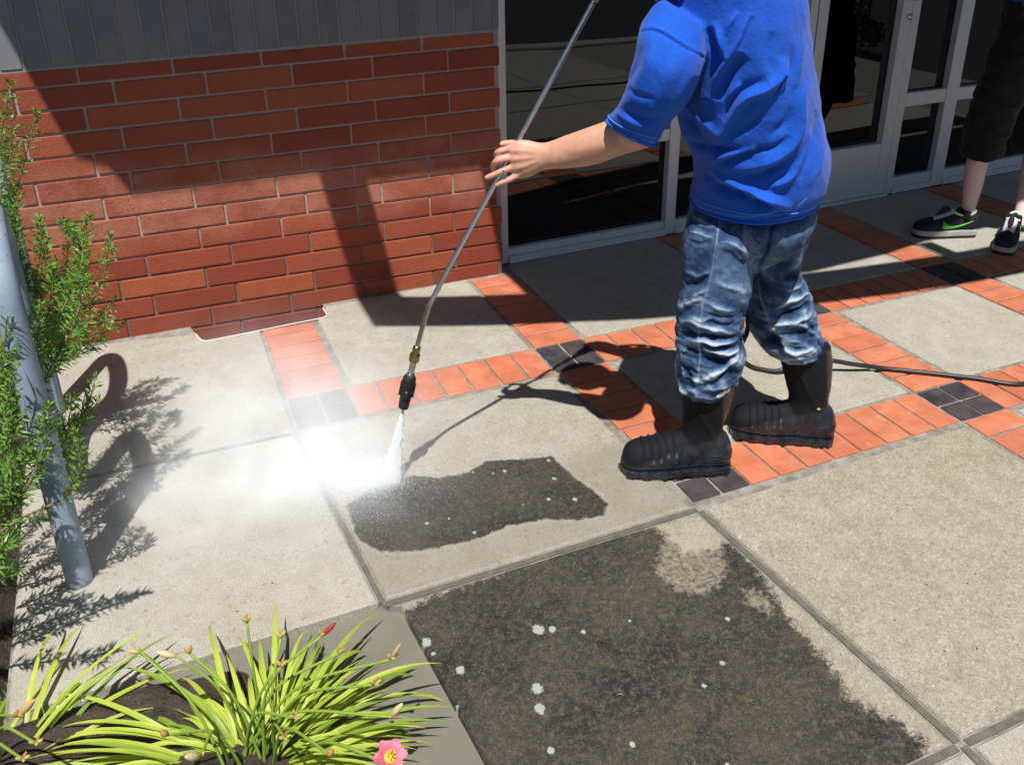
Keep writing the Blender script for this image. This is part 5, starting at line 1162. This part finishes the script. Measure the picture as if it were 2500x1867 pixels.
# ---- daylilies
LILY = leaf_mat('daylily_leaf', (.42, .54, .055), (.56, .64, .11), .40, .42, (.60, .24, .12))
STALK = leaf_mat('daylily_stalk', (.22, .36, .05), (.30, .42, .07), .2, .5)
BUDS = [leaf_mat('bud_' + n, a, b, .25, .5) for n, a, b in (('peach', (.62, .36, .18), (.70, .55, .26)), ('green', (.45, .48, .10), (.55, .50, .14)), ('rust', (.42, .17, .07), (.52, .30, .10)), ('crimson', (.30, .02, .03), (.45, .05, .05)), ('cream', (.72, .66, .38), (.74, .55, .34)))]
PETAL = leaf_mat('pink_petal', (.66, .06, .16), (.80, .26, .36), .3, .5); THROAT = leaf_mat('yellow_throat', (.80, .60, .06), (.85, .70, .12), .3, .5)
rl = np.random.default_rng(23)
def leaf_blade(root, p0, az, el0, L, w, droop, twist=0.0):
    n = 13; t = np.linspace(0, 1, n); el = el0 - droop * t ** 1.5; d = np.stack([np.cos(el) * math.cos(az), np.cos(el) * math.sin(az), np.sin(el)], -1)
    P = p0 + np.concatenate([[[0, 0, 0]], np.cumsum(d[:-1] * L / (n - 1), 0)])
    s0 = np.array([-math.sin(az), math.cos(az), 0]); V = []
    for i in range(n):
        up = np.cross(d[i], s0); a = twist * t[i]; s = s0 * math.cos(a) + up * math.sin(a); nu = np.cross(s, d[i]) * -1
        ww = w * (min(1, .55 + 1.6 * t[i]) if t[i] < .3 else 1.0) * (1 - max(0, (t[i] - .45) / .55) ** 1.7) + .0004
        V += [P[i] + s * ww + up * ww * .42, P[i], P[i] - s * ww + up * ww * .42]
    F = []
    for i in range(n - 1): F += [(3 * i, 3 * i + 1, 3 * i + 4, 3 * i + 3), (3 * i + 1, 3 * i + 2, 3 * i + 5, 3 * i + 4)]
    o = mk('leaf', np.array(V) - np.array(root.location), F, LILY, root, True)
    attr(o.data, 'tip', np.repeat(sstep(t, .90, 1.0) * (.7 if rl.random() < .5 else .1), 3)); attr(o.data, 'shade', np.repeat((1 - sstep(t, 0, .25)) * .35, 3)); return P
def bud_mesh(p, d, L, r, n=9, m=8):
    t = np.linspace(0, 1, n); rr = r * np.sin(np.pi * np.clip(t * .93 + .05, 0, 1)) ** .75; Q = p + np.outer(t, d * L); return tube_data(Q, rr, m)
def stalk(root, pts, r, buds):
    P = catmull(np.array(pts), 18); off = np.array(root.location)
    s = tube('stalk', P - off, np.linspace(r, r * .75, 18), STALK, root, 8)
    tip = P[-1]; a = P[-1] - P[-4]; a /= np.linalg.norm(a)
    for (dx, dy, dz, L, rad, mi) in buds:
        d = a * .6 + np.array([dx, dy, dz]); d /= np.linalg.norm(d); V, F = bud_mesh(tip - a * .003, d, L * .85, rad * .78); mk('bud', np.array(V) - off, F, BUDS[mi], s, True)
def daylily(label, base, nl, spots, seed, lens=(.22, .43)):
    root = empty('daylily', base, label, 'flower', 0, 'daylilies in the front bed'); b = np.array(base)
    for k in range(nl):
        az = rl.uniform(0, 2 * math.pi); rr = rl.uniform(.005, .085); inner = rl.random()
        p0 = b + np.array([math.cos(az) * rr + rl.uniform(-.04, .04), math.sin(az) * rr * .8 + rl.uniform(-.03, .03), -.01]); L = rl.uniform(*lens) * (.72 + .3 * (1 - inner)) * (1 - .14 * max(0, math.sin(az))); el = rl.uniform(.85, 1.12) if rl.random() < .22 else rl.uniform(.25, .85)
        leaf_blade(root, p0, az + rl.uniform(-.5, .5), el, L * (1.12 - .48 * (el > .85)) , rl.uniform(.0036, .0074), rl.uniform(.8, 2.1), rl.uniform(-.7, .7))
    for k in range(nl // 5):                           # long outer blades sprawling to both sides over the soil
        az = (math.pi if k % 7 else 0) + rl.uniform(-.55, .75); p0 = b + np.array([math.cos(az) * .05, rl.uniform(-.05, .05), 0]); leaf_blade(root, p0, az, rl.uniform(.25, .70), rl.uniform(.30, .46) * (1 if math.cos(az) < 0 else .8), rl.uniform(.0036, .0066), rl.uniform(.8, 1.6), rl.uniform(-.6, .6))
    for tgt, d, bd in spots:
        e = on_d(*tgt, d); s = b + np.array([rl.uniform(-.05, .05), rl.uniform(-.04, .04), 0]); m = (s + e) / 2 + np.array([0, 0, .05]) + (e - s) * np.array([-.12, -.12, .05]); stalk(root, [s, m, e], .0034, bd)
    return root
def fL(x, y): return (.48 * x, 1283 + .48 * y)
K = lambda *a: a
many = [(.7, 0, .6, .020, .0042, 1), (-.7, .1, .6, .022, .0045, 0), (0, -.6, .5, .018, .0042, 1), (.2, .5, .8, .020, .004, 2)]
rusty = [(.6, 0, .5, .020, .0045, 2), (-.5, .3, .5, .018, .004, 2), (0, -.5, .8, .017, .0042, 1)]
big = [(.2, 0, 1, .050, .0080, 4), (-.6, 0, .3, .018, .0045, 1), (.6, -.3, .2, .018, .0045, 2)]
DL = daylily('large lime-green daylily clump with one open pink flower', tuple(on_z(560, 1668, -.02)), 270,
             [(fL(1110, 120), 1.30, many), (fL(1265, 190), 1.30, many), (fL(1450, 185), 1.30, rusty + [(.8, .1, .55, .045, .0065, 3)]), (fL(1765, 290), 1.24, many + [(.1, 0, 1, .050, .0058, 0)]), (fL(630, 255), 1.28, [(-1.2, .1, .1, .030, .0055, 0), (-.3, 0, .8, .018, .0045, 1)]), (fL(850, 262), 1.28, rusty), (fL(790, 275), 1.26, [(-1, .1, .35, .046, .0085, 4)]),
              (fL(1690, 405), 1.20, many), (fL(1330, 555), 1.16, many), (fL(1765, 550), 1.17, big), (fL(748, 632), 1.12, [(0, 0, .4, .020, .0080, 2)]), (fL(900, 735), 1.06, [(-.5, -.1, .8, .055, .0095, 4), (.2, 0, .9, .024, .005, 2), (.7, .1, .8, .022, .005, 1)]), (fL(1485, 720), 1.05, [(0, 0, .6, .022, .0085, 2), (.6, 0, .3, .018, .005, 1)]), (fL(1285, 650), 1.10, many), (fL(1530, 262), 1.28, rusty), (fL(1270, 320), 1.22, many)], 1)
# the open flower
fc = on_d(*fL(1755, 735), 1.03); fo = np.array(DL.location); fdir = (CAM_POS - fc); fdir /= np.linalg.norm(fdir); fdir = fdir * .75 + np.array([0.15, 0, .5]); fdir /= np.linalg.norm(fdir)
e1 = np.cross(fdir, [0, 0, 1.]); e1 /= np.linalg.norm(e1); e2 = np.cross(e1, fdir)
tube('stalk', catmull([np.array(DL.location) + [.05, 0, 0], (np.array(DL.location) + fc) / 2 + [.02, 0, .05], fc - fdir * .03], 16) - fo, .003, STALK, DL, 8)
for k in range(6):
    a = k * math.pi / 3 + .3; r_ = math.cos(a) * e1 + math.sin(a) * e2; s_ = -math.sin(a) * e1 + math.cos(a) * e2; V = []; F = []; n = 9
    for i in range(n):
        t = i / (n - 1); w = .0108 * math.sin(math.pi * min(1, t * .86 + .12)) ** .8; c = fc - fdir * .012 + r_ * (.029 * t) + fdir * (.022 * math.sin(t * 2.2)); wave = .0016 * math.sin(t * 14)
        V += [c + s_ * w + fdir * (.003 + wave), c, c - s_ * w + fdir * (.003 - wave)]
    for i in range(n - 1): F += [(3 * i, 3 * i + 1, 3 * i + 4, 3 * i + 3), (3 * i + 1, 3 * i + 2, 3 * i + 5, 3 * i + 4)]
    mk('petal', np.array(V) - fo, F, PETAL, DL, True)
V, F = tube_data(np.array([fc - fdir * .016, fc - fdir * .004, fc + fdir * .006]) - fo, [.003, .008, .0105], 14); mk('throat', V, F, THROAT, DL, True)
V, F = join([tube_data(catmull([fc - fo, fc + fdir * .02 + (math.cos(a) * e1 + math.sin(a) * e2) * .007 - fo], 6), .0009, 5) for a in np.linspace(0, 5.2, 6)]); mk('stamen', V, F, THROAT, DL, True)
DL2 = daylily('smaller daylily at the lower left corner with peach and yellow buds', tuple(on_z(-20, 1700, -.02)), 44,
              [((42, 1545), 1.16, [(.55, .1, .7, .062, .0095, 0), (-.6, 0, .5, .02, .006, 2), (.1, 0, .3, .018, .006, 1), (-.3, .2, .9, .02, .0055, 2), (.3, -.2, .1, .017, .0055, 2)]), ((80, 1605), 1.08, many), ((52, 1640), 1.05, many)], 2, (.28, .46))
# fallen blossom specks and leaf bits on the wet soil

# round shrub out on the bed to the right of the camera: the photograph shows it mirrored in the door glass
SHRUBM = leaf_mat('shrub_leaf', (.030, .060, .014), (.055, .10, .022), .2, .5)
sroot = empty('round_shrub', (7.35, -3.3, -.05), 'dark rounded shrub seen only mirrored in the door glass', 'shrub')
V, F = [], []
for _ in range(3600):
    d = rs.normal(size=3); d[2] = abs(d[2]); d /= np.linalg.norm(d); r = .62 * (1 - .35 * rs.random() ** 2) * (1 + .15 * math.sin(5 * d[0] + 3 * d[1]) + .1 * math.sin(9 * d[2])); p = d * r * np.array([1.1, 1, .95]) + [0, 0, .12]
    a = rs.normal(size=3); a /= np.linalg.norm(a); b = np.cross(a, d); b /= np.linalg.norm(b) + 1e-9; L_ = rs.uniform(.02, .045); k = len(V); V += [p - a * L_, p + b * L_ * .4, p + a * L_, p - b * L_ * .4]; F.append((k, k + 1, k + 2, k + 3))
mk('foliage', V, F, SHRUBM, sroot); tube('trunk', np.array([(0, 0, 0), (.02, .01, .25), (0, .03, .5)]), [.04, .03, .01], WOOD, sroot, 8)
# ------------------------------------------------------------------ water: jet, splash droplets and drifting mist
IMP = on_z(842, 1040, .004)
DROP = Mat('water_drops', (.93, .95, .97), .35, 0, .5).m
rw = np.random.default_rng(77)
def streaks(C, D, L, R):
    n = len(C); D = D / np.linalg.norm(D, axis=1)[:, None]; A = np.cross(D, rw.normal(size=(n, 3))); A /= np.linalg.norm(A, axis=1)[:, None]; B = np.cross(D, A)
    L = L[:, None]; R = R[:, None]
    V = np.stack([C - D * L, C + A * R, C - A * R * .5 + B * R * .87, C - A * R * .5 - B * R * .87, C + D * L], 1).reshape(-1, 3)
    base = np.arange(n)[:, None] * 5; f = np.array([(0, 2, 1), (0, 3, 2), (0, 1, 3), (4, 1, 2), (4, 2, 3), (4, 3, 1)]).ravel()
    F = (base + f).reshape(-1, 3); me = bpy.data.meshes.new('droplets'); me.vertices.add(len(V)); me.vertices.foreach_set('co', V.astype(np.float32).ravel())
    me.loops.add(F.size); me.loops.foreach_set('vertex_index', F.astype(np.int32).ravel()); me.polygons.add(len(F)); me.polygons.foreach_set('loop_start', np.arange(0, F.size, 3, dtype=np.int32)); me.update(calc_edges=True); return me
ax = IMP - TIP; fan = CAM_R * np.array([1, 1, 0]); fan = fan / np.linalg.norm(fan); thk = np.cross(ax / np.linalg.norm(ax), fan)
n = 420; s = rw.random(n) ** .8; u = rw.uniform(-1.25, 1.25, n); w = rw.normal(size=n) * .5
C = TIP + np.outer(s, ax) + fan * (u * (.0025 + .034 * s ** 1.2))[:, None] + thk * (w * (.002 + .011 * s))[:, None]
D = ax + fan * (u * .034)[:, None]
me = streaks(C, D, rw.uniform(.006, .018, n), rw.uniform(.0004, .0008, n))
link('water_jet', me, DROP, None, False, kind='stuff', label='white fan of water shooting from the nozzle', category='water jet')
n = 22000; th = rw.normal(size=n) * 1.0; drift = np.array([-.93, .20, 0]); side = np.array([.21, .98, 0])
r = rw.exponential(.105, n) * np.where(np.cos(th) > 0, 1, .45); back = rw.random(n) < .2; th = np.where(back, rw.uniform(-math.pi, math.pi, n), th); r = np.where(back, r * .45, r)
P = IMP + np.outer(rw.uniform(-.5, .5, n) * .07, fan) + (np.cos(th) * r)[:, None] * drift + (np.sin(th) * r)[:, None] * side
z = rw.exponential(1.0, n) * (.006 + .075 * r + .02 * np.exp(-r / .05)); P[:, 2] = .002 + np.minimum(z, .22)
D = P - IMP + rw.normal(size=(n, 3)) * .02; D[:, 2] += .02
me = streaks(P, D, rw.uniform(.0006, .0030, n), rw.uniform(.0002, .00045, n)); link('water_splash', me, DROP, None, False, kind='stuff', label='burst of white droplets where the jet hits the paving', category='splash')

def mist_mat():
    m = bpy.data.materials.new('mist'); m.use_nodes = True; t = m.node_tree; t.nodes.clear(); N = t.nodes.new; L = t.links.new
    out = N('ShaderNodeOutputMaterial'); vol = N('ShaderNodeVolumePrincipled'); L(vol.outputs[0], out.inputs['Volume'])
    vol.inputs['Color'].default_value = (.93, .97, 1, 1); vol.inputs['Anisotropy'].default_value = -.42
    tc = N('ShaderNodeTexCoord'); pos = tc.outputs['Object']
    def gauss(c, s, k):
        a = N('ShaderNodeVectorMath'); a.operation = 'SUBTRACT'; L(pos, a.inputs[0]); a.inputs[1].default_value = tuple(c)
        b = N('ShaderNodeVectorMath'); b.operation = 'DIVIDE'; L(a.outputs[0], b.inputs[0]); b.inputs[1].default_value = s
        d = N('ShaderNodeVectorMath'); d.operation = 'DOT_PRODUCT'; L(b.outputs[0], d.inputs[0]); L(b.outputs[0], d.inputs[1])
        e = N('ShaderNodeMath'); e.operation = 'MULTIPLY'; L(d.outputs['Value'], e.inputs[0]); e.inputs[1].default_value = -1.0
        x = N('ShaderNodeMath'); x.operation = 'EXPONENT'; L(e.outputs[0], x.inputs[0])
        q = N('ShaderNodeMath'); q.operation = 'MULTIPLY'; L(x.outputs[0], q.inputs[0]); q.inputs[1].default_value = k; return q.outputs[0]
    def add(a, b):
        n_ = N('ShaderNodeMath'); n_.operation = 'ADD'; L(a, n_.inputs[0]); L(b, n_.inputs[1]); return n_.outputs[0]
    nz = N('ShaderNodeTexNoise'); nz.inputs['Scale'].default_value = 6.0; nz.inputs['Detail'].default_value = 3; L(pos, nz.inputs['Vector'])
    mr = N('ShaderNodeMapRange'); L(nz.outputs[0], mr.inputs[0]); mr.inputs[1].default_value = .35; mr.inputs[2].default_value = .7; mr.inputs[3].default_value = .25; mr.inputs[4].default_value = 1.5
    c1 = on_z(735, 1045); c2 = on_z(600, 1030); c3 = on_z(600, 900); c0 = on_z(830, 1050)
    wide = add(gauss((c2[0], c2[1], .03), (.36, .28, .12), 4.4), gauss((c3[0], c3[1], .05), (.26, .28, .14), 2.2))
    mu = N('ShaderNodeMath'); mu.operation = 'MULTIPLY'; L(wide, mu.inputs[0]); L(mr.outputs[0], mu.inputs[1])
    cs = [((815, 1045), (.050, .042, .045), 24), ((770, 1047), (.070, .052, .045), 10), ((715, 1050), (.100, .070, .055), 4.6), ((655, 1053), (.115, .080, .065), 3.2), ((595, 1052), (.14, .11, .08), 2.5)]
    tot = mu.outputs[0]
    for (cx_, cy_), sg, k_ in cs:
        cc = on_z(cx_, cy_); tot = add(tot, gauss((cc[0], cc[1], .012), sg, k_))
    L(tot, vol.inputs['Density']); return m
mb = box_mesh('mist', -.85, .62, -1.0, .55, .0015, .34); mist = link('mist', mb, mist_mat(), None, False, kind='stuff', label='white mist drifting left from the jet across the slabs', category='mist')

# the solid heart of the fan: an even, dense white body of water and air
jm = bpy.data.materials.new('jet_water'); jm.use_nodes = True; jt = jm.node_tree; jt.nodes.clear(); jo = jt.nodes.new('ShaderNodeOutputMaterial'); jv = jt.nodes.new('ShaderNodeVolumePrincipled')
jv.inputs['Color'].default_value = (.97, .985, 1, 1); jv.inputs['Density'].default_value = 320.0; jv.inputs['Anisotropy'].default_value = -.55; jt.links.new(jv.outputs[0], jo.inputs['Volume'])
rows = []
for f_ in np.linspace(0, 1, 14):
    c = TIP + (IMP - TIP) * f_; rows.append(np.concatenate([c, fan * (.0032 + .029 * f_ ** 1.15), thk * (.0030 + .012 * f_)]))
V, F = ellipse_loft(rows, 20, 24); V = np.array(V); V = V + np.c_[np.zeros((len(V), 2)), np.zeros(len(V))]; V[:, 2] = np.maximum(V[:, 2], .0025)
jet_o = bpy.data.objects['water_jet']; jc = mk('jet_core', V, F, jm, jet_o, True)
bm = bmesh.new(); bm.from_mesh(jc.data); bmesh.ops.recalc_face_normals(bm, faces=bm.faces[:]); bm.to_mesh(jc.data); bm.free()
# bits blown about: dark crumbs and grass clippings on the slabs, white petals on the wet soil
def litter(name, label, pts, size, mat, asp=.45):
    V, F = [], []
    for x, y, z in pts:
        p = on_z(x, y, z); a = rw.uniform(0, 6.3); d = np.array([math.cos(a), math.sin(a), 0]); e = np.array([-d[1], d[0], 0]); L_ = size * rw.uniform(.6, 1.4); k = len(V)
        V += [p + d * L_, p + e * L_ * asp + [0, 0, L_ * .4], p - d * L_, p - e * L_ * asp + [0, 0, L_ * .3], p + [0, 0, L_ * .5]]; F += [(k, k + 1, k + 4), (k + 1, k + 2, k + 4), (k + 2, k + 3, k + 4), (k + 3, k, k + 4)]
    o = mk(name, V, F, mat, None, False, kind='stuff'); o['label'] = label; o['category'] = 'litter'
litter('crumbs', 'dark crumbs scattered over the paving', [(1828, 1398, .001), (1855, 1468, .001), (1900, 1180, .001), (2090, 1260, .001), (2110, 1400, .001), (1790, 1180, .001), (1960, 1090, .001), (1450, 1060, .001), (1350, 1010, .001), (905, 940, .001), (1150, 900, .001), (2040, 730, .001), (1700, 1540, .002)] + [(rw.uniform(300, 2150), rw.uniform(900, 1640), .001) for _ in range(40)], .0030, Mat('crumb', (.035, .025, .018), .9).m)
litter('clippings', 'green and straw clippings on the paving', [(1455, 1474, .003), (1340, 1500, .003), (1500, 1648, .003), (420, 725, .001), (440, 735, .001), (385, 738, .001), (520, 718, .001), (570, 712, .001)] + [(rw.uniform(200, 560), rw.uniform(740, 830), .001) for _ in range(14)], .0065, Mat('clipping', (.22, .33, .07), .7).m, .12)
litter('petals', 'white petals on the wet soil', [(rw.normal(205, 16), rw.normal(1474, 6), -.015) for _ in range(9)] + [(rw.normal(285, 14), rw.normal(1458, 6), -.022) for _ in range(8)] + [(rw.normal(345, 14), rw.normal(1452, 6), -.026) for _ in range(6)] + [(rw.uniform(60, 420), rw.uniform(1500, 1650), .012) for _ in range(46)], .0046, Mat('white_petal', (.62, .60, .60), .7).m, .6)
